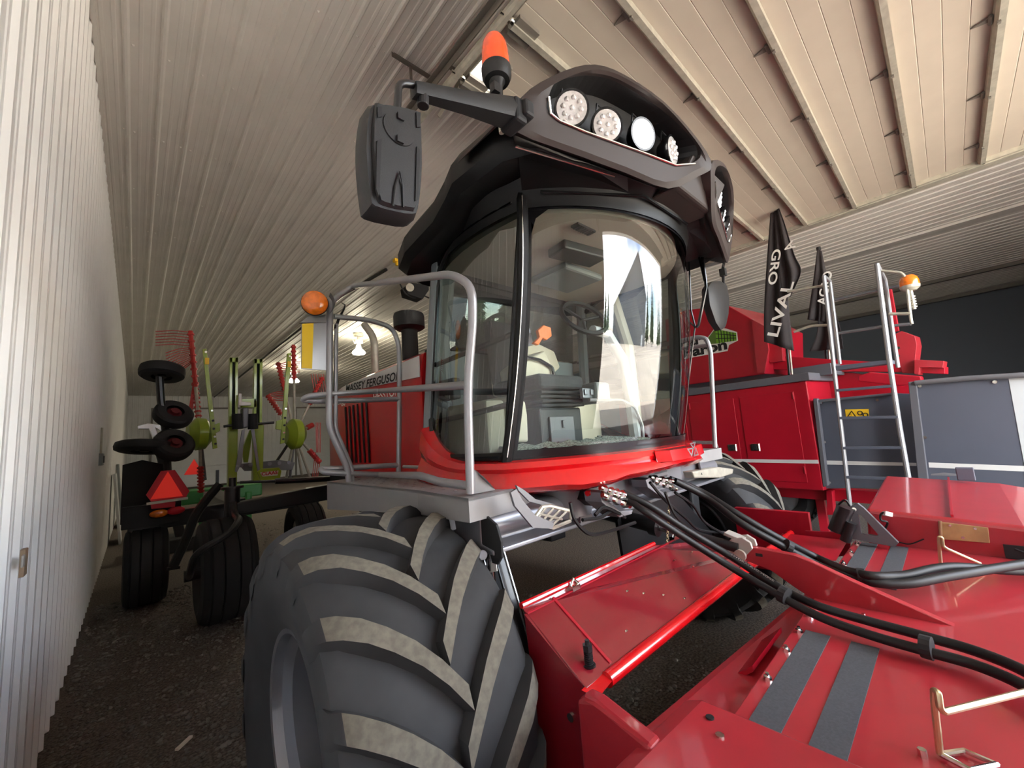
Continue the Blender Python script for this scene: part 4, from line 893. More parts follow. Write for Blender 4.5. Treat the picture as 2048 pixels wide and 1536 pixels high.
# big right end cover with hinge lid
b = B(); q = [V(3.45, y, z) for y, z in ((.46, 1.1), (.48, .88), (-.7, .86), (-.65, .98), (-.17, 1.06))]
b.loft([q, [p+V(.02, 0, .012) for p in q], [V(5.0, p.y*1.04+.01, p.z+(.03 if p.z > 1 else 0)) for p in q]]); gc = b.make('gear_cover', 'red', HD, bevel=.015)
b = B(); b.bar((3.47, .085, 1.10), (5.0, .10, 1.125), .012, .012); b.make('cover_seam', 'red_dark', gc)
b = B(); b.box((4.9, .0, 1.17), (.06, .1, .1)); b.make('cover_latch', 'panel_grey', gc, bevel=.006)
b = B(); b.prism([V(5.0, .2, 1.14), V(5.02, .12, 1.15), V(5.0, .02, 1.14)], V(.03, 0, .01)); b.make('cover_handle', 'bracket_grey', gc)
b = B(); b.prism([ax(x, y, 3.446) for x, y in ((1878, 1043), (1976, 1055), (1980, 1086), (1880, 1078))], V(-.006, 0, 0)); gp = b.make('hinge_plate', 'gold_plate', HD, bevel=.002)
for p in ((1900, 1051), (1950, 1057), (1926, 1075)):
    b = B(); c = ax(*p, 3.44); b.cyl(c, c-V(.005, 0, 0), .007, n=10); b.make('rivet', 'steel_bright', gp)
b = B(); b.cyl(ax(1880, 1042, 3.43), ax(1882, 1080, 3.43), .008, n=10); b.make('hinge_pin', 'zinc', gp, smooth=True)
b = B(); b.box(ax(2035, 1105, 3.44), (.01, .09, .07)); b.tube([ax(2030, 1098, 3.42), ax(2060, 1110, 3.40)], .006, n=6); b.make('cover_socket', 'black_soft', HD)
# triangular stand with hydraulic motor beside the right cover
XS = 3.34
b = B(); tr = [ax(x, y, XS) for x, y in ((1702, 1012), (1715, 1007), (1727, 1016), (1797, 1086), (1790, 1094), (1706, 1078))]; ti = [ax(x, y, XS) for x, y in ((1716, 1028), (1722, 1030), (1733, 1042), (1757, 1070), (1752, 1072), (1722, 1068))]
n = 6
for d in (0, .03):
    b.grid([[p+V(d, 0, 0) for p in tr], [p+V(d, 0, 0) for p in ti]], True)
b.grid([tr, [p+V(.03, 0, 0) for p in tr]], True); b.grid([ti, [p+V(.03, 0, 0) for p in ti]], True); ts = b.make('support_bracket', 'bracket_grey', HD)
b = B(); b.cyl(ax(1708, 1019, XS-.01), ax(1708, 1019, XS-.02), .012, n=12); b.make('bracket_bolt', 'chrome', ts)
b = B(); b.cyl(ax(1690, 1018, 3.3), ax(1672, 1062, 3.3), .045, n=20); b.cyl(ax(1703, 1045, 3.28), ax(1690, 1082, 3.28), .028, n=16); b.cyl(ax(1692, 1014, 3.3), ax(1690, 1020, 3.3), .048, n=20); hm = b.make('hydraulic_motor', 'black_steel', HD, smooth=True)
b = B(); b.tube(catmull([ax(1676, 1010, 3.3), ax(1690, 1000, 3.28), ax(1700, 1012, 3.3)]), .006, n=6); b.make('motor_hose', 'hose_rubber', hm, smooth=True)
b = B(); b.tube(catmull([ax(1768, 1062, 3.42), ax(1775, 1045, 3.4), ax(1762, 1040, 3.38), ax(1762, 1028, 3.38), ax(1774, 1024, 3.38)]), .006, n=6); b.tube(catmull([ax(1796, 1084, 3.43), ax(1820, 1088, 3.42), ax(1848, 1078, 3.43)]), .004, n=6); b.make('sensor_cable', 'hose_rubber', HD, smooth=True)
b = B(); b.box(ax(1775, 1028, 3.38), (.04, .035, .025), (.3, .2, .5)); b.make('cable_plug', 'white_plastic', HD)
b = B(); b.add([V(3.02, .58, .88), V(3.45, .58, .9), V(3.45, .95, .9), V(3.02, .95, .88)], [(0, 1, 2, 3)]); b.make('side_shield', 'red_dark', HD)
b = B(); b.prism([ax(x, y, 3.5) for x, y in ((1610, 1062), (1700, 1066), (1702, 1110), (1612, 1120))], V(.02, 0, 0)); b.make('side_shield', 'red_dark', HD)

# ================================================================== BALE PACKER parked beside the windrower
YAWB = math.radians(8.5)
FD = V(math.sin(YAWB), math.cos(YAWB), 0); NB = V(-math.cos(YAWB), math.sin(YAWB), 0); P0 = V(6.88, 1.33, 1.0)
def bp(x, y, o=0): return apl(x, y, P0+NB*o, NB)
def slab(b, pts, o, t): b.prism([bp(*p, o) for p in pts], -NB*t); return b
def bpz(u, z, o=0): return V(P0.x, P0.y, 0)+FD*u+NB*o+V(0, 0, z)      # u along the machine from the cabinet corner
BL = thing('bale_packer', 'red and dark grey bale packing machine with tool cabinet and tall tube ladder', 'farm machine', V(P0.x, P0.y, 0)+NB*-1)
b = B(); b.loft([[bpz(0, .68), bpz(3.4, .68), bpz(3.4, 2.19), bpz(0, 2.19)], [bpz(0, .68, -1), bpz(3.4, .68, -1), bpz(3.4, 2.19, -1), bpz(0, 2.19, -1)]]); cb = b.make('cabinet', 'red_dark', BL, bevel=.012)
b = B(); b.loft([[bpz(-.06, 2.19, .04), bpz(3.45, 2.19, .04), bpz(3.45, 2.30, .04), bpz(-.06, 2.30, .04)], [bpz(-.06, 2.19, -1), bpz(3.45, 2.19, -1), bpz(3.45, 2.30, -1), bpz(-.06, 2.30, -1)]]); b.make('cabinet_top', 'counter_grey', BL, bevel=.008)
b = B(); b.loft([[bpz(-.20, 2.26, -.35), bpz(.3, 2.26, -.35), bpz(.3, 2.42, -.35), bpz(-.20, 2.42, -.35)], [bpz(-.2, 2.26, -1), bpz(.3, 2.26, -1), bpz(.3, 2.42, -1), bpz(-.2, 2.42, -1)]]); b.make('top_riser', 'counter_grey', BL)
def cab_door(u0, u1, hinge_u, latch):
    b = B(); b.loft([[bpz(u0, .78, .0), bpz(u1, .78, .0), bpz(u1, 2.06, .0), bpz(u0, 2.06, .0)], [bpz(u0, .78, .012), bpz(u1, .78, .012), bpz(u1, 2.06, .012), bpz(u0, 2.06, .012)]]); d = b.make('cabinet_door', 'red_dark', cb, bevel=.004)
    for z in (1.95, .9):
        b = B(); b.cyl(bpz(hinge_u, z, .014), bpz(hinge_u, z+.1, .014), .014, n=8); b.make('hinge', 'red_dark', d)
    if latch is not None:
        b = B(); b.loft([[bpz(latch-.07, 1.22, .012), bpz(latch+.07, 1.22, .012), bpz(latch+.07, 1.33, .012), bpz(latch-.07, 1.33, .012)], [bpz(latch-.06, 1.225, .022), bpz(latch+.06, 1.225, .022), bpz(latch+.06, 1.325, .022), bpz(latch-.06, 1.325, .022)]]); b.make('latch', 'chrome', d)
        b = B(); b.loft([[bpz(latch-.035, 1.24, .023), bpz(latch+.035, 1.24, .023), bpz(latch+.035, 1.31, .023), bpz(latch-.035, 1.31, .023)], [bpz(latch-.03, 1.243, .026), bpz(latch+.03, 1.243, .026), bpz(latch+.03, 1.307, .026), bpz(latch-.03, 1.307, .026)]]); b.make('latch_lever', 'black_soft', d)
cab_door(.17, .93, .18, .80); cab_door(1.03, 1.82, 1.80, 1.15); cab_door(1.9, 2.6, 1.92, 2.5)
b = B(); b.loft([[bpz(0, 1.045, .014), bpz(3.4, 1.045, .014), bpz(3.4, 1.095, .014), bpz(0, 1.095, .014)], [bpz(0, 1.045, .017), bpz(3.4, 1.045, .017), bpz(3.4, 1.095, .017), bpz(0, 1.095, .017)]]); b.make('white_stripe', 'stripe_white', cb)
# upper red hopper body with the badge
OB = -.45
zt = bp(1455, 612, OB).z
body = [bp(1530, 748, OB), bp(1340, 775, OB), bp(1330, 640, OB), bp(1370, 620, OB), bp(1455, 611, OB), bp(1528, 652, OB)]
b = B(); b.prism(body, -NB*1.5); hb = b.make('upper_body', 'red_dark', BL, bevel=.012)
b = B(); b.prism([bp(x, y, OB+.03) for x, y in ((1503, 638), (1530, 653), (1537, 700), (1528, 746), (1514, 745))], -NB*.04); b.make('body_flange', 'red', hb)
u0 = bp(1345, 745, OB+.004)
xd = (bp(1500, 715, OB)-bp(1400, 715, OB)); xd = V(-FD.x, -FD.y, 0)
bp_o = lambda x, y, o=.006: bp(x, y, OB+o)
def badge_poly(pts, m, o, par, nm):
    b = B(); b.prism([bp(x, y, OB+o) for x, y in pts], -NB*.003); return b.make(nm, m, par)
bd = badge_poly(((1368, 718), (1363, 690), (1400, 672), (1416, 674), (1430, 655), (1452, 657), (1474, 664), (1476, 681), (1458, 690), (1455, 702)), 'ink_white', .006, hb, 'badge')
text('Bale', bp(1362, 697, OB+.008), xd, V(0, 0, 1), .17, 'ink_black', bd, width=(bp(1414, 697, OB)-bp(1362, 697, OB)).length, bold=.04, depth=.004)
text('Baron', bp(1369, 717, OB+.008), xd, V(0, 0, 1), .19, 'ink_black', bd, width=(bp(1456, 708, OB)-bp(1369, 717, OB)).length, bold=.04, depth=.004)
badge_poly(((1417, 675), (1430, 658), (1433, 687), (1421, 688)), 'logo_green_dark', .011, bd, 'badge_block')
badge_poly(((1430, 658), (1472, 666), (1473, 681), (1433, 687)), 'logo_green', .011, bd, 'badge_block')
for k in range(1, 7):
    u = k/7; a, c = bp(1430, 658, OB+.013).lerp(bp(1472, 666, OB+.013), u), bp(1433, 687, OB+.013).lerp(bp(1473, 681, OB+.013), u); b = B(); b.bar(a, c, .012, .004, up=NB); b.make('badge_line', 'ink_black', bd)
for k in range(1, 3):
    u = k/3; a, c = bp(1430, 658, OB+.013).lerp(bp(1433, 687, OB+.013), u), bp(1472, 666, OB+.013).lerp(bp(1473, 681, OB+.013), u); b = B(); b.bar(a, c, .012, .004, up=NB); b.make('badge_line', 'ink_black', bd)
# red boom and tower
OM = -.75
def plate(pts, o, t, m, nm, par=None, bev=.006):
    b = B(); slab(b, pts, o, t); return b.make(nm, m, par or BL, bevel=bev)
plate(((1530, 714), (1560, 712), (1890, 733), (1890, 748), (1800, 744), (1620, 742), (1530, 738)), OM, .2, 'red_dark', 'boom')
plate(((1530, 655), (1562, 672), (1566, 722), (1540, 726), (1530, 700)), OM+.15, .1, 'red', 'boom_gusset')
plate(((1618, 742), (1700, 745), (1820, 765), (1822, 800), (1640, 800), (1628, 770)), OM-.1, .3, 'red_dark', 'lower_frame')
plate(((1770, 579), (1783, 578), (1798, 662), (1786, 664)), OM, .04, 'red_dark', 'mast_plate')
tw = plate(((1790, 668), (1803, 662), (1830, 672), (1834, 690), (1830, 722), (1828, 746), (1804, 746), (1792, 700)), OM+.02, .25, 'red', 'mast')
plate(((1828, 719), (1888, 722), (1886, 736), (1866, 735), (1840, 735), (1838, 750), (1828, 748)), OM+.1, .2, 'red', 'mast_arm', tw)
plate(((1715, 752), (1740, 744), (1842, 752), (1845, 764), (1800, 772), (1716, 763)), OM+.3, .12, 'red_dark', 'ram_tube', bev=.015)
for p in ((1797, 696), (1797, 712)):
    b = B(); c = bp(*p, OM+.04); b.cyl(c, c+NB*.02, .02, n=8); b.make('mast_bolt', 'chrome', tw)
# grey side panels
gpz = ((1628, 800), (1815, 782), (1838, 975), (1645, 975))
plate(((1626, 800), (1785, 786), (1830, 788), (1848, 976), (1645, 977)), -.10, .05, 'panel_grey', 'side_panel')
plate(((1626, 797), (1634, 797), (1655, 972), (1646, 974)), .0, .08, 'counter_grey', 'panel_post')
plate(((1636, 800), (1788, 785), (1788, 789), (1637, 805)), -.04, .05, 'counter_grey', 'panel_rail')
plate(((1648, 921), (1838, 926), (1839, 932), (1649, 929)), -.095, .004, 'stripe_white', 'white_stripe', bev=0)
wl = plate(((1690, 819), (1737, 818), (1738, 834), (1692, 835)), -.094, .004, 'sticker_yellow', 'warning_label', bev=0)
b = B(); slab(b, ((1703, 821), (1713, 834), (1694, 834)), -.089, .003); b.make('warning_triangle', 'ink_black', wl)
b = B(); slab(b, ((1703, 824), (1709, 832.5), (1697, 832.5)), -.087, .003); b.make('warning_field', 'sticker_yellow', wl)
text('!', bp(1702, 832, -.083), xd, V(0, 0, 1), .03, 'ink_black', wl, bold=.02)
for c_, r_1 in (((1720, 826), 5), ((1731, 830), 4)):
    b = B(); c = bp(*c_, -.088); b.lathe(c, NB, [(0, .03), (.002, .03), (.002, .018), (0, .018)], n=16, caps=False); b.make('warning_mark', 'ink_black', wl)
OP = .17
plate(((1833, 769), (2075, 754), (2075, 990), (1858, 986)), OP, .05, 'panel_grey', 'side_panel')
plate(((2017, 757), (2080, 753), (2080, 990), (2052, 988), (2048, 925)), OP+.004, .008, 'light_panel', 'light_panel', bev=0)
plate(((1857, 925), (2048, 932), (2048, 943), (1858, 935)), OP+.004, .006, 'stripe_white', 'white_stripe', bev=0)
plate(((1816, 764), (1832, 762), (1860, 988), (1838, 980)), OP+.03, .1, 'counter_grey', 'panel_post')
b = B(); b.tube([bp(1830, 766, OP+.03), bp(1930, 757, OP+.03), bp(2085, 748, OP+.03)], .028, n=12); b.make('panel_rail', 'bracket_grey', BL, smooth=True)
plate(((1815, 800), (1840, 800), (1850, 985), (1832, 985)), -.35, .1, 'red_dark', 'inner_frame')
for p, o in (((1840, 772), OP), ((1850, 875), OP), ((1862, 980), OP), ((1990, 764), OP), ((1755, 800), -.09), ((1643, 805), -.09), ((1650, 884), -.09), ((1660, 965), -.09)):
    b = B(); c = bp(*p, o); b.cyl(c, c+NB*.014, .018, n=8); b.make('panel_bolt', 'chrome', BL)
# ladder
OL = .34
lt = lambda pts, r, o=OL, f=.03: B().tube([bp(x, y, o) for x, y in pts], r, n=10, fillet=f)
ld = lt(((1648, 552), (1668, 735), (1685, 880), (1700, 1012)), .024).make('ladder', 'rail_grey', BL, smooth=True)
lt(((1754, 528), (1780, 730), (1800, 860), (1822, 985)), .026).make('ladder_rail', 'rail_grey', ld, smooth=True)
b = B(); b.tube([bp(1648, 552, OL), bp(1660, 562, OL-.25), bp(1680, 728, OL-.25)], .02, n=10, fillet=.04); b.tube([bp(1754, 528, OL), bp(1770, 560, OL-.25), bp(1796, 735, OL-.25)], .022, n=10, fillet=.04); b.make('ladder_loop', 'rail_grey', ld, smooth=True)
plate(((1670, 732), (1779, 719), (1780, 727), (1671, 741)), OL+.01, .2, 'panel_grey', 'top_tread', ld, .004)
for (a, c) in (((1673, 781), (1786, 772)), ((1680, 836), (1797, 834)), ((1687, 896), (1806, 895)), ((1693, 954), (1815, 958))):
    b = B(); b.bar(bp(*a, OL), bp(*c, OL), .05, .032); b.make('rung', 'panel_grey', ld, bevel=.004)
tb = lambda pts, r, o, nm, m='galvanised': B().tube([bp(x, y, o) for x, y in pts], r, n=8, fillet=.05).make(nm, m, ld, smooth=True)
tb(((1575, 583), (1610, 577), (1650, 571)), .017, OL-.05, 'brace_tube'); tb(((1588, 664), (1620, 652), (1658, 650)), .017, OL-.05, 'brace_tube')
tb(((1668, 600), (1755, 580), (1800, 572)), .018, OL-.3, 'guard_tube', 'bracket_grey'); tb(((1674, 667), (1760, 654), (1822, 648)), .018, OL-.3, 'guard_tube', 'bracket_grey')
tb(((1760, 541), (1803, 545), (1812, 556), (1822, 640), (1824, 648)), .015, OL-.1, 'guard_loop'); tb(((1778, 628), (1822, 627)), .018, OL-.1, 'guard_loop')
bc = bp(1826, 605, OL-.15)
b = B(); b.cyl(bc+V(0, 0, -.08), bc+V(0, 0, .14), .018, n=10)
for k in range(5): b.cyl(bc+V(0, 0, -.06+.03*k), bc+V(0, 0, -.045+.03*k), .03, n=10)
b.lathe(bc+V(0, 0, .14), (0, 0, 1), [(0, .05), (.03, .085), (.06, .09)], n=20); b.make('beacon_base', 'galvanised', ld, smooth=True)
b = B(); b.lathe(bc+V(0, 0, .2), (0, 0, 1), [(0, .088), (.05, .088), (.09, .078), (.12, .05), (.13, 0)], n=24); b.make('beacon_dome', 'amber', ld, smooth=True)
# wheel and leg under the packer
wc = V(7.5, 2.0, .5)
wr = B().cyl(wc-V(.1, 0, 0), wc+V(.1, 0, 0), .26, n=24).make('packer_wheel', 'rim_silver', BL)
b = ribbed_tire(wc.x, wc.y, wc.z, .5, .42)
for i in range(36):
    a = 2*PI*i/36
    for sx in (-1, 1): b.box((wc.x+sx*.16, wc.y+.495*math.cos(a), wc.z+.495*math.sin(a)), (.1, .05, .03), (a+PI/2, 0, 0))
b.make('tire', 'rubber_black', wr, smooth=True, angle=25)
plate(((1652, 982), (1664, 982), (1668, 1030), (1654, 1030)), -.2, .1, 'red_dark', 'support_leg'); 
b = B(); b.loft([[bpz(-2, .5, -.3), bpz(3.2, .5, -.3), bpz(3.2, .66, -.3), bpz(-2, .66, -.3)], [bpz(-2, .5, -.5), bpz(3.2, .5, -.5), bpz(3.2, .66, -.5), bpz(-2, .66, -.5)]]); b.make('chassis_beam', 'red_dark', BL)
for u in (-1.8, .2, 2.9):
    b = B(); b.box(bpz(u, .27, -.4), (.1, .1, .54)); b.make('jack_stand', 'red_dark', BL)

# ================================================================== FLAGS standing on the cabinet
def flag(px_pole, base, label, cloth_l, cloth_r, o, letters, r=.018):
    p0, p1 = bp(*base, o), bp(*px_pole, o)
    if o > -.5: p0 = V(p0.x, p0.y, 2.302)
    t = thing('flag', label, 'flag', p0, 'black flags on the bale packer')
    b = B(); b.cyl(p0, p1, r, r*.8, n=12); b.cyl(p1-V(0, 0, .03), p1+V(0, 0, .02), r*1.5, n=12); b.make('pole', 'black_steel', t, smooth=True)
    b = B(); b.cyl(p0+V(-.05, -.045, 0), p0.lerp(p1, .9)+V(-.05, -.045, 0), r*.6, n=10); b.make('stay_rod', 'galvanised', t, smooth=True)
    cl = None
    for ci, (L_, R_) in enumerate(zip(cloth_l, cloth_r)):
        n = len(L_); rows = []
        for i in range(n):
            a, c = bp(*L_[i], o+.04), bp(*R_[i], o+.04); row = []
            for j in range(15):
                u = j/14; fo = .035*min(1, i/2)*math.sin(u*PI*3.2+ci*1.3+i*.25)+.05*ci*u
                row.append(a.lerp(c, u)+NB*(fo+.03))
            rows.append(row)
        rr = []
        for j in range(15):
            rr.append(catmull([r_0[j] for r_0 in rows], 5))
        b = B(); b.grid(rr); o_ = b.make('cloth', 'flag_black', t, smooth=True, angle=180); m_ = o_.modifiers.new('t', 'SOLIDIFY'); m_.thickness = .004
        cl = cl or o_
    for s_, (x, y), (x2, y2), h, wpx in letters:
        a = bp(x, y, o+.16); d = (bp(x2, y2, o+.16)-a).normalized(); up = V(-NB.y, NB.x, 0).normalized(); up = NB.cross(d)
        if up.length < .1: up = V(0, 0, 1)
        text(s_, a, d, up, h, 'ink_white', cl, width=wpx, bold=.02)
flag((1546, 395), (1580, 757), 'tall black flag with white letters hanging by the upper body of the bale packer',
     [[(1545, 397), (1541, 460), (1536, 540), (1532, 620), (1532, 684)], [(1550, 400), (1553, 450), (1560, 520), (1566, 570), (1572, 604)]],
     [[(1552, 400), (1560, 470), (1572, 560), (1580, 640), (1588, 702)], [(1557, 402), (1574, 450), (1592, 510), (1606, 545), (1586, 592)]], .0,
     [('A', (1592, 494), (1584, 480), .13, .12), ('GRO', (1545, 500), (1535, 572), .12, .5), ('LIVAL', (1556, 674), (1585, 578), .15, .78)])
flag((1637, 497), (1655, 742), 'black flag drooping behind the ladder of the bale packer, shorter of the two',
     [[(1636, 500), (1629, 560), (1620, 625), (1618, 640)], [(1640, 560), (1640, 620), (1636, 670), (1622, 703)]],
     [[(1645, 502), (1656, 560), (1662, 620), (1660, 645)], [(1660, 545), (1668, 600), (1684, 660), (1690, 698)]], -.9,
     [('AGRO', (1652, 610), (1658, 580), .12, .5)], .02)

# ================================================================== ROTARY RAKE folded for transport behind the windrower
RK = thing('rotary_rake', 'folded green rotary hay rake with upright red tines and black gauge wheels', 'farm machine', (1.2, 7.5, 0))
k_ = lambda x, y, Y_=7.5: ay(x, y, Y_)
def rpl(pts, Y_, t, m, nm, par=RK, bev=.004):
    b = B(); b.prism([k_(x, y, Y_) for x, y in pts], V(0, t, 0)); return b.make(nm, m, par, bevel=bev)
for xa in (.14, 1.98):
    wh = B().cyl((xa-.12, 7.05, .46), (xa+.12, 7.05, .46), .22, n=24).make('chassis_wheel', 'cast_white', RK)
    ribbed_tire(xa, 7.05, .46, .46, .42).make('tire', 'rubber_black', wh, smooth=True, angle=25)
b = B(); b.box((1.06, 7.05, .98), (2.2, .18, .2)); b.box((1.06, 8.2, 1.0), (.25, 2.4, .22)); b.box((.14, 7.05, .75), (.1, .14, .5)); b.box((1.98, 7.05, .75), (.1, .14, .5)); b.make('chassis_frame', 'black_steel', RK, bevel=.01)
b = B(); b.box((.18, 6.85, 1.08), (.55, .08, .26)); lb = b.make('light_board', 'black_soft', RK, bevel=.008)
sm = [(322, 942), (350, 940), (379, 982), (371, 996), (302, 1003), (292, 990)]
sv = rpl(sm, 6.72, .01, 'smv_red', 'warning_triangle_rim', lb, 0)
rpl(((336, 943), (366, 992), (301, 999)), 6.708, .008, 'smv_orange', 'warning_triangle', lb, 0)
b = B(); b.bar(k_(293, 1008, 6.71), k_(376, 996, 6.71), .01, .03); b.make('board_rail', 'galvanised', lb)
rpl(((301, 1008), (351, 1003), (350, 1014), (303, 1018)), 6.72, .01, 'smv_red', 'reflector_strip', lb, 0)
for c_, m in (((318, 1027), 'amber'), ((352, 1021), 'smv_red')):
    b = B(); b.ball(k_(*c_, 6.78), .065, 16, 8, (1.4, .5, .75)); b.make('tail_lamp', m, lb, smooth=True)
rpl(((245, 930), (285, 920), (335, 930), (345, 1040), (300, 1060), (240, 1050)), 7.4, .5, 'black_soft', 'gear_housing')
b = B(); b.tube([k_(440, 968, 6.3), k_(412, 1000, 6.3), k_(390, 1030, 6.3), k_(372, 1080, 6.3), k_(346, 1134, 6.3)], .05, n=10, fillet=.2); b.make('support_arm', 'black_steel', RK, smooth=True)
b = B(); b.bar(k_(334, 1138, 6.3), k_(360, 1134, 6.3), .05, .03); b.make('arm_foot', 'black_steel', RK)
for xo, top in ((460, 715), (509, 718)):
    b = B()
    q = [k_(xo, top), k_(xo+5, top), k_(xo+3, 880), k_(xo-2, 880)]; b.prism(q, V(0, .12, 0))
    q = [k_(xo+11, top), k_(xo+16, top), k_(xo+15, 880), k_(xo+10, 880)]; b.prism(q, V(0, .12, 0))
    q = [k_(xo, top), k_(xo+16, top), k_(xo+16, top+9), k_(xo, top+9)]; b.prism(q, V(0, .12, 0)); b.make('guide_post', 'claas_green', RK, bevel=.004)
    rpl(((xo+4, top+8), (xo+12, top+8), (xo+11, 850), (xo+3, 850)), 7.57, .02, 'black_soft', 'post_slot')
for pts in (((457, 850), (476, 850), (474, 975), (456, 975)), ((508, 850), (528, 850), (526, 965), (506, 965))): rpl(pts, 7.46, .14, 'claas_green', 'frame_post', bev=.01)
for pts in (((484, 860), (490, 858), (484, 925), (474, 945), (470, 943)), ((502, 858), (509, 858), (520, 940), (515, 942))): rpl(pts, 7.4, .03, 'frame_grey', 'lift_strut')
rpl(((484, 900), (500, 860), (506, 860), (496, 925), (488, 925)), 7.6, .06, 'claas_green', 'inner_brace')
rpl(((478, 787), (483, 787), (484, 803), (502, 805), (502, 811), (478, 811)), 7.38, .03, 'white_plastic', 'top_bracket')
rpl(((482, 798), (512, 797), (514, 815), (482, 815)), 7.5, .1, 'claas_green', 'top_bridge')
rpl(((485, 815), (498, 815), (497, 855), (485, 857)), 7.3, .2, 'bracket_grey', 'centre_gearbox', bev=.02)
for a, c in (((474, 828), (475, 858)), ((505, 828), (506, 858))):
    b = B(); b.cyl(k_(*a, 7.36), k_(*c, 7.36), .07, n=16); b.make('lift_cylinder', 'black_soft', RK, smooth=True)
for a, c in (((447, 853), (482, 848)), ((510, 848), (548, 845))):
    b = B(); b.tube([k_(*a, 7.4), k_(*c, 7.4)], .02); b.make('drive_shaft', 'black_steel', RK, smooth=True)
for pts in (((405, 698), (413, 697), (435, 896), (426, 898)), ((575, 707), (583, 706), (569, 886), (561, 888))):
    a = rpl(pts, 7.35, .05, 'claas_green', 'wing_arm')
    for u in (.03, .62, .72, .8, .88, .95):
        p = k_(*pts[0], 7.34).lerp(k_(*pts[3], 7.34), u)+V(.035, 0, 0); b = B(); b.cyl(p, p-V(0, .012, 0), .016, n=10); b.make('arm_pin', 'chrome' if u in (.03, .62, .88) else 'black_soft', a)
    p = k_(*pts[0], 7.34).lerp(k_(*pts[3], 7.34), .12); b = B(); b.box(p+V(.04, 0, 0), (.05, .006, .1)); b.make('arm_sticker', 'sticker_yellow', a)
for pts in (((427, 850), (440, 845), (440, 862), (428, 868)), ((553, 842), (566, 838), (564, 860), (552, 858))): rpl(pts, 7.36, .06, 'claas_green', 'wing_bracket')
def rotor(c, r, arms, Yc=7.6):
    c = k_(*c, Yc); b = B(); b.lathe(c, (1, .12, 0), [(-.16, 0), (-.15, r*.55), (-.05, r), (.06, r*.95), (.14, r*.5), (.15, 0)], n=28); ro = b.make('rotor_hub', 'claas_green', RK, smooth=True)
    for (p1, m, sleeve) in arms:
        e = k_(*p1, Yc+.1); b = B(); b.tube([c, e], .022, n=8); b.make('tine_arm', m, ro, smooth=True)
        if sleeve:
            s0 = c.lerp(e, sleeve); b = B(); b.tube([s0, e], .03, n=8)
            for k in range(8): p = s0.lerp(e, (k+.5)/8); d = (e-c).normalized(); b.cyl(p-d*.012, p+d*.012, .045, n=8)
            b.make('tine_sleeve', 'tine_red', ro, smooth=True)
    return ro
rL = rotor((400, 868), .24, [((381, 662), 'galvanised', .45), ((390, 765), 'galvanised', .3), ((402, 985), 'galvanised', .55), ((410, 960), 'bracket_grey', 0), ((375, 860), 'black_steel', 0)])
rR = rotor((590, 868), .26, [((587, 690), 'galvanised', .6), ((572, 960), 'galvanised', 0), ((604, 950), 'galvanised', 0), ((580, 955), 'frame_grey', 0), ((640, 925), 'galvanised', .55), ((545, 935), 'black_steel', 0), ((625, 850), 'galvanised', .7), ((535, 790), 'galvanised', .5), ((556, 725), 'galvanised', .6), ((645, 755), 'galvanised', .5), ((622, 960), 'galvanised', 0)])
def tines(par, pairs, Y_=7.7):
    for a, c in pairs:
        b = B(); p, q = k_(*a, Y_), k_(*c, Y_); b.tube([p, p.lerp(q, .5)+V(0, 0, .02), q], .0065, n=5); b.make('tine', 'tine_red', par, smooth=True)
tines(rL, [((380, 664+5.5*k), (311, 663+5.5*k)) for k in range(6)]+[((382, 695+3.2*k), (331+.5*k, 706+6.0*k)) for k in range(11)]+[((386+1*k, 770), (372+2.2*k, 862)) for k in range(5)])
tines(rR, [((558, 728+3.5*k), (600, 724+4.0*k)) for k in range(6)]+[((538, 788+3.2*k), (572, 784+3.6*k)) for k in range(6)]+[((622+5*k, 748), (630+4.6*k, 792)) for k in range(6)]+[((640-3*k, 925-7*k), (634-3*k, 962-3*k)) for k in range(4)]+[((632+3*k, 845), (633+2.4*k, 905)) for k in range(4)])
b = B(); b.tube([k_(319, 752, 7.2), k_(322, 800, 7.2), k_(331, 860, 7.2), k_(337, 975, 7.2)], .045, n=10); b.make('gauge_wheel_post', 'black_steel', RK, smooth=True)
def gauge_wheel(c, ax_, r, w_, Y_=7.2):
    c = k_(*c, Y_); d = V(ax_).normalized(); b = B(); b.lathe(c, d, [(-w_*.5, r*.45), (-w_*.5, r*.85), (-w_*.35, r*.97), (0, r), (w_*.35, r*.97), (w_*.5, r*.85), (w_*.5, r*.45)], n=32, caps=False); t_ = b.make('gauge_wheel', 'rubber_black', RK, smooth=True)
    b = B(); b.cyl(c-d*w_*.3, c+d*w_*.3, r*.36, n=20); b.cyl(c-d*w_*.5, c+d*w_*.55, .05, n=12); b.make('wheel_disc', 'disc_red' if r < .24 else 'black_steel', t_, smooth=True)
gauge_wheel((325, 744), (.1, .25, 1), .25, .16); gauge_wheel((347, 829), (.25, -.75, .62), .225, .15); gauge_wheel((347, 890), (.3, -.8, .55), .23, .16, 7.0); gauge_wheel((290, 894), (.1, .15, 1), .30, .12, 7.1)
cp_ = rpl(((514, 944), (521, 938), (558, 935), (563, 942), (560, 958), (522, 962)), 6.9, .03, 'claas_green', 'name_plate')
rpl(((520, 945), (557, 941), (555, 951), (525, 953)), 6.895, .004, 'white_plastic', 'plate_field', cp_, 0)
text('CLAAS', k_(523, 951.5, 6.89), k_(555, 948, 6.89)-k_(523, 951.5, 6.89), V(0, 0, 1), .05, 'smv_red', cp_, width=(k_(555, 948, 6.89)-k_(523, 951.5, 6.89)).length, bold=.03)
rpl(((478, 928), (560, 920), (590, 925), (585, 940), (490, 942)), 7.55, .08, 'bracket_grey', 'ratchet_plate')
for k in range(6):
    b = B(); c = k_(482+19*k, 931-1.2*k, 7.54); b.cyl(c, c-V(0, .02, 0), .03, n=12); b.make('plate_roller', 'frame_grey', RK)
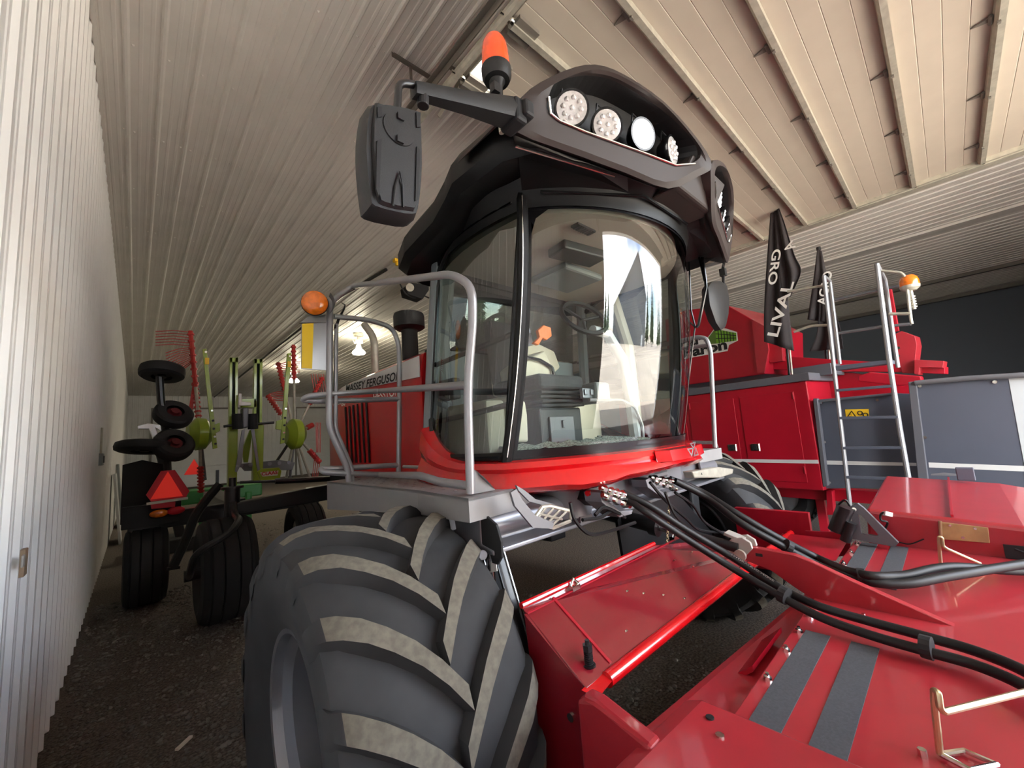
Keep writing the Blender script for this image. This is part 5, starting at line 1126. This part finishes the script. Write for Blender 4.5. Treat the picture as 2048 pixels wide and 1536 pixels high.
rpl(((402, 1000), (420, 985), (424, 1060), (415, 1090), (400, 1060)), 7.9, .3, 'black_soft', 'lower_gearcase') if 0 else None

# ================================================================== SMALLER THINGS AT THE BACK OF THE BARN
DM = thing('disc_mower', 'low dark green implement with orange warning triangle behind the folded rake', 'farm machine', (1.6, 12.5, 0))
b = B(); b.box((1.6, 12.5, .82), (1.6, .8, .3)); b.box((1.2, 12.1, .4), (.14, .14, .8)); b.box((2.1, 12.1, .4), (.14, .14, .8)); b.make('mower_deck', 'deere_green', DM, bevel=.03)
b = B(); b.add([ay(388, 918, 11.9), ay(408, 948, 11.9), ay(368, 950, 11.9)], [(0, 1, 2)]); b2 = B(); b2.prism([ay(388, 918, 11.9), ay(408, 948, 11.9), ay(368, 950, 11.9)], V(0, .02, 0)); b2.make('warning_triangle', 'smv_orange', DM)
b = B(); b.box((1.45, 11.98, 1.15), (.06, .06, .5)); b.make('sign_post', 'black_steel', DM)
TB = thing('post_driver', 'silver clamp arm on a dark frame standing by the far end of the white wall', 'farm machine', (.45, 10.5, 0))
b = B(); b.prism([ay(x, y, 10.5) for x, y in ((275, 852), (296, 846), (322, 850), (332, 862), (322, 862), (312, 856), (320, 882), (308, 884), (298, 858), (276, 858))], V(0, .12, 0)); b.make('clamp_arm', 'steel_bright', TB, bevel=.01)
b = B(); b.bar(ay(316, 880, 10.55), V(.75, 10.55, 0), .16, .2, up=(0, 1, 0)); b.box((.55, 10.6, .12), (1.0, .9, .24)); b.make('base_frame', 'black_soft', TB, bevel=.02)
for i, (x, yb, h, m, lab) in enumerate(((-.2, 12.5, 1.5, 'light_panel', 'pale upright sheet leaning on the white wall beside the power outlet'), (-.22, 15.5, 1.7, 'cab_grey', 'grey upright sheet leaning on the white wall further down the barn'))):
    b = B(); b.loft([[V(x-.14+.0, yb, h), V(x-.14, yb+.9, h), V(x-.10, yb+.9, h), V(x-.10, yb, h)], [V(x, yb, 0), V(x, yb+.9, 0), V(x+.04, yb+.9, 0), V(x+.04, yb, 0)]]); tag(b.make('leaning_sheet', m), lab, 'sheet')

# ---- lamps, heater and seam shadow on the ceiling
def shop_lamp(p, label, sc=1.0, watts=60):
    t = thing('ceiling_lamp', label, 'lamp', p, 'shop lamps on the barn ceiling')
    b = B(); b.lathe(p, (0, 0, -1), [(-.05*sc, .0), (-.05*sc, .14*sc), (.02*sc, .14*sc), (.03*sc, 0)], n=20); b.make('ceiling_plate', 'galvanised', t, smooth=True, angle=30)
    b = B(); b.tube([V(p)+V(-.12*sc, 0, -.02), V(p)+V(-.16*sc, 0, -.14*sc), V(p)+V(-.1*sc, 0, -.26*sc)], .012*sc, n=6); b.box(V(p)+V(0, 0, -.18*sc), (.22*sc, .1*sc, .1*sc)); b.cyl(V(p)+V(0, 0, -.02), V(p)+V(0, 0, -.3*sc), .04*sc, n=12); b.make('socket', 'white_plastic', t)
    b = B(); b.lathe(V(p)+V(0, 0, -.28*sc), (0, 0, -1), [(0, .05*sc), (.1*sc, .075*sc), (.2*sc, .17*sc), (.24*sc, .18*sc), (.27*sc, .15*sc), (.285*sc, 0)], n=24); b.make('bulb', 'bulb', t, smooth=True)
    l = bpy.data.lights.new('lamp_light', 'SPOT'); l.energy = watts; l.color = (1, .86, .64); l.shadow_soft_size = .12; l.spot_size = math.radians(165); l.spot_blend = .6
    lo = bpy.data.objects.new('lamp_light', l); COL.objects.link(lo); lo.location = V(p)+V(0, 0, -.62*sc)
    lo.parent = t; lo.matrix_parent_inverse = Matrix.Translation(-t.location)
shop_lamp(V(5.30, 12.9, 5.33), 'lit reflector bulb hanging from the ceiling beside the bent exhaust pipe', 1.15, 28)
shop_lamp(V(5.02, 19.3, 5.33), 'lit reflector bulb hanging far back above the red tines of the rake', 1.2, 28)
HT = thing('ceiling_heater', 'dark box heater hung on the ceiling with a yellow plug cord', 'heater', (4.55, 7.9, 5.2))
b = B(); b.prism([ay(x, y, 7.85) for x, y in ((813, 572), (822, 565), (858, 570), (858, 580), (846, 598), (816, 588))], V(0, .3, 0)); b.make('heater_box', 'black_soft', HT, bevel=.01)
b = B(); b.cyl(ay(820, 575, 7.8), ay(820, 575, 7.9), .09, n=16); b.make('heater_dial', 'galvanised', HT, smooth=True)
b = B(); b.tube(catmull([ay(793, 520, 7.2), ay(800, 534, 7.3), ay(812, 546, 7.5), ay(826, 552, 7.7), ay(838, 566, 7.85)]), .012, n=6); b.tube(catmull([ay(800, 568, 7.8), ay(812, 588, 7.85), ay(828, 596, 7.9), ay(842, 590, 7.95), ay(858, 596, 8.0)]), .016, n=6)
b.make('power_cord', 'black_soft', HT, smooth=True)
b = B(); c = V(3.75, 7.13, 5.36); b.box(c, (.12, .1, .06)); b.cyl(c-V(0, 0, .03), c-V(0, 0, .1), .03, n=10); b.make('yellow_plug', 'sticker_yellow', HT)
b = B(); b.bar((4.4, 8.0, 5.39), (4.6, 8.0, 5.22), .02, .02); b.bar((4.75, 8.0, 5.39), (4.7, 8.0, 5.22), .02, .02); b.make('hanger', 'galv_dark', HT)
b = B(); b.tube([V(3.75, 7.6, 5.345), V(3.56, 9.5, 5.345), V(3.52, 30.9, 5.345)], .035, n=8); tag(b.make('ceiling_seam_shadow', 'black_steel', smooth=True), 'long thin dark seam shadow along the ribbed ceiling, built as a tube', 'seam shadow')  # dark tube stands in for the shadow line of a ceiling seam
# ---- on the white wall and the ground
WP = thing('wall_socket', 'small brown cover plate on the white ribbed wall', 'wall plate', ax(46, 1125, XL+.02))
b = B(); b.box(ax(46, 1125, XL+.025), (.02, .075, .12)); b.make('cover', 'brown_cover', WP, bevel=.004); b = B(); b.box(ax(46, 1122, XL+.038), (.008, .04, .05)); b.make('flap', 'cast_white', WP, bevel=.003)
WP = thing('wall_outlet', 'grey twin power outlet with conduit far along the white wall', 'outlet', ax(202, 919, XL+.02))
b = B(); b.box(ax(202, 919, XL+.03), (.05, .35, .17)); b.make('outlet_box', 'cab_grey', WP, bevel=.008); 
b = B(); c = ax(202, 919, XL+.03); b.cyl(c+V(0, -.12, .08), c+V(0, -.12, .45), .012, n=8); b.make('conduit', 'galvanised', WP)
for dy in (-.06, .07):
    b = B(); b.box(c+V(.03, dy, 0), (.006, .07, .1)); b.make('outlet_face', 'black_soft', WP)
c = az(368, 1486, .012)
b = B(); b.box(c, (.022, .11, .012), (0, 0, -.75)); tag(b.make('wood_chip', 'paper'), 'pale splinter of wood lying on the gravel beside the big tyre', 'wood scrap')
# loose gravel
b = B(); rg = random.Random(3)
ico = [(0, 0, 1), (.9, 0, .3), (.28, .85, .3), (-.72, .53, .3), (-.72, -.53, .3), (.28, -.85, .3), (.7, .5, -.5), (-.27, .83, -.5), (-.9, 0, -.5), (-.27, -.83, -.5), (.7, -.5, -.5)]
fi = [(0, 1, 2), (0, 2, 3), (0, 3, 4), (0, 4, 5), (0, 5, 1), (1, 6, 2), (2, 7, 3), (3, 8, 4), (4, 9, 5), (5, 10, 1), (2, 6, 7), (3, 7, 8), (4, 8, 9), (5, 9, 10), (1, 10, 6)]
def scatter(n, x0, x1, y0, y1, r0, r1):
    for _ in range(n):
        x, y = rg.uniform(x0, x1), rg.uniform(y0, y1); r = rg.uniform(r0, r1)*(1 if rg.random() < .9 else 1.7); a = rg.uniform(0, 6.3)
        ca, sa = math.cos(a), math.sin(a); sx, sz = rg.uniform(.8, 1.5), rg.uniform(.4, .8)
        b.add([V(x+r*(ca*u*sx-sa*v), y+r*(sa*u*sx+ca*v), r*.2+r*w_*sz) for u, v, w_ in ico], fi)
scatter(3600, -.33, .9, 2.2, 7.5, .006, .015); scatter(1500, 1.2, 3.4, 1.6, 4.5, .006, .014); scatter(900, .9, 3.4, .5, 1.6, .006, .013); scatter(900, .8, 4.0, 6.2, 12, .01, .02)
tag(b.make('loose_gravel', 'stone'), 'loose grey stones strewn over the dark gravel floor', 'gravel', kind='stuff')

# ================================================================== OUTSIDE THE DOOR (seen mirrored in the cab glass)
BG = thing('outside_barn', 'dark grey steel barn with a steep gable across the yard', 'building', (16, -30, .9))
gx0, gx1, gy0, gy1, gz0, gz1 = 11, 24.5, -46, -30, .8, 8.6
b = B(); b.prism([V(gx0, gy1, gz0), V(gx1, gy1, gz0), V(gx1, gy1, gz1), V(20.5, gy1, gz1+6.2), V(gx0, gy1, gz1)], V(0, gy0-gy1, 0)); b.make('walls', 'barn_metal', BG)
b = B(); xm = 20.5
for s_, xe in ((-1, gx0-.4), (1, gx1+.4)): b.prism([V(xm, gy1+.5, gz1+6.25), V(xe, gy1+.5, gz1-.45), V(xe, gy1+.5, gz1-.3), V(xm, gy1+.5, gz1+6.4)], V(0, gy0-gy1-1, 0))
b.make('roof', 'barn_roof', BG)
b = B(); b.box((gx1-2.2, gy1+.06, 1.9), (1.0, .1, 2.2)); b.make('door', 'light_panel', BG)
sprc = None
for i, (x, y, h) in enumerate(((0, -52, 9.5), (4.0, -50, 12), (7.0, -54, 10.5), (9.6, -60, 11.5), (30, -42, 13), (29, -34, 11), (33, -45, 15), (36, -36, 12), (40, -42, 14), (44, -37, 12), (-4.5, -50, 11), (50, -40, 13))):
    z0 = max(0, (-y-7))*.06-.1
    if sprc is None:
        t = thing('spruce_tree', '', 'tree', (x, y, z0), 'spruces along the yard'); b = B(); rs = random.Random(5)
        for k in range(46):
            u = k/45; zz = 1.0+9.2*u; rr = (1-u)**.9*1.25+.06
            for m in range(9):
                a = rs.uniform(0, 6.3); rl = rr*rs.uniform(.55, 1.15); d = V(math.cos(a), math.sin(a), 0); p = V(x, y, z0+zz); w_ = V(-d.y, d.x, 0)*(.10+.14*rr)
                b.add([p, p+d*rl*.6+w_+V(0, 0, -.1), p+d*rl+V(0, 0, -.28*rl-.05), p+d*rl*.6-w_+V(0, 0, -.1), p+d*rl*.5+V(0, 0, .06)], [(0, 1, 4), (1, 2, 4), (2, 3, 4), (3, 0, 4), (0, 3, 2, 1)])
        b.make('foliage', 'needle', t); b = B(); b.cyl((x, y, z0-.3), (x, y, z0+10.3), .17, .02, n=8); b.make('trunk', 'bark', t); sprc = t; base = h
        t.scale = (1, 1, h/10.3)
    else:
        t = sprc.copy(); COL.objects.link(t); t.location = (x, y, z0); t.scale = (1+.1*(i % 3), 1+.1*(i % 3), h/10.3); t.rotation_euler.z = i*1.1
        for ch in list(sprc.children): c_ = ch.copy(); c_.parent = t; c_.matrix_parent_inverse = ch.matrix_parent_inverse.copy(); COL.objects.link(c_)
    t['label'] = 'tall narrow spruce beyond the yard, mirrored in the cab windscreen'
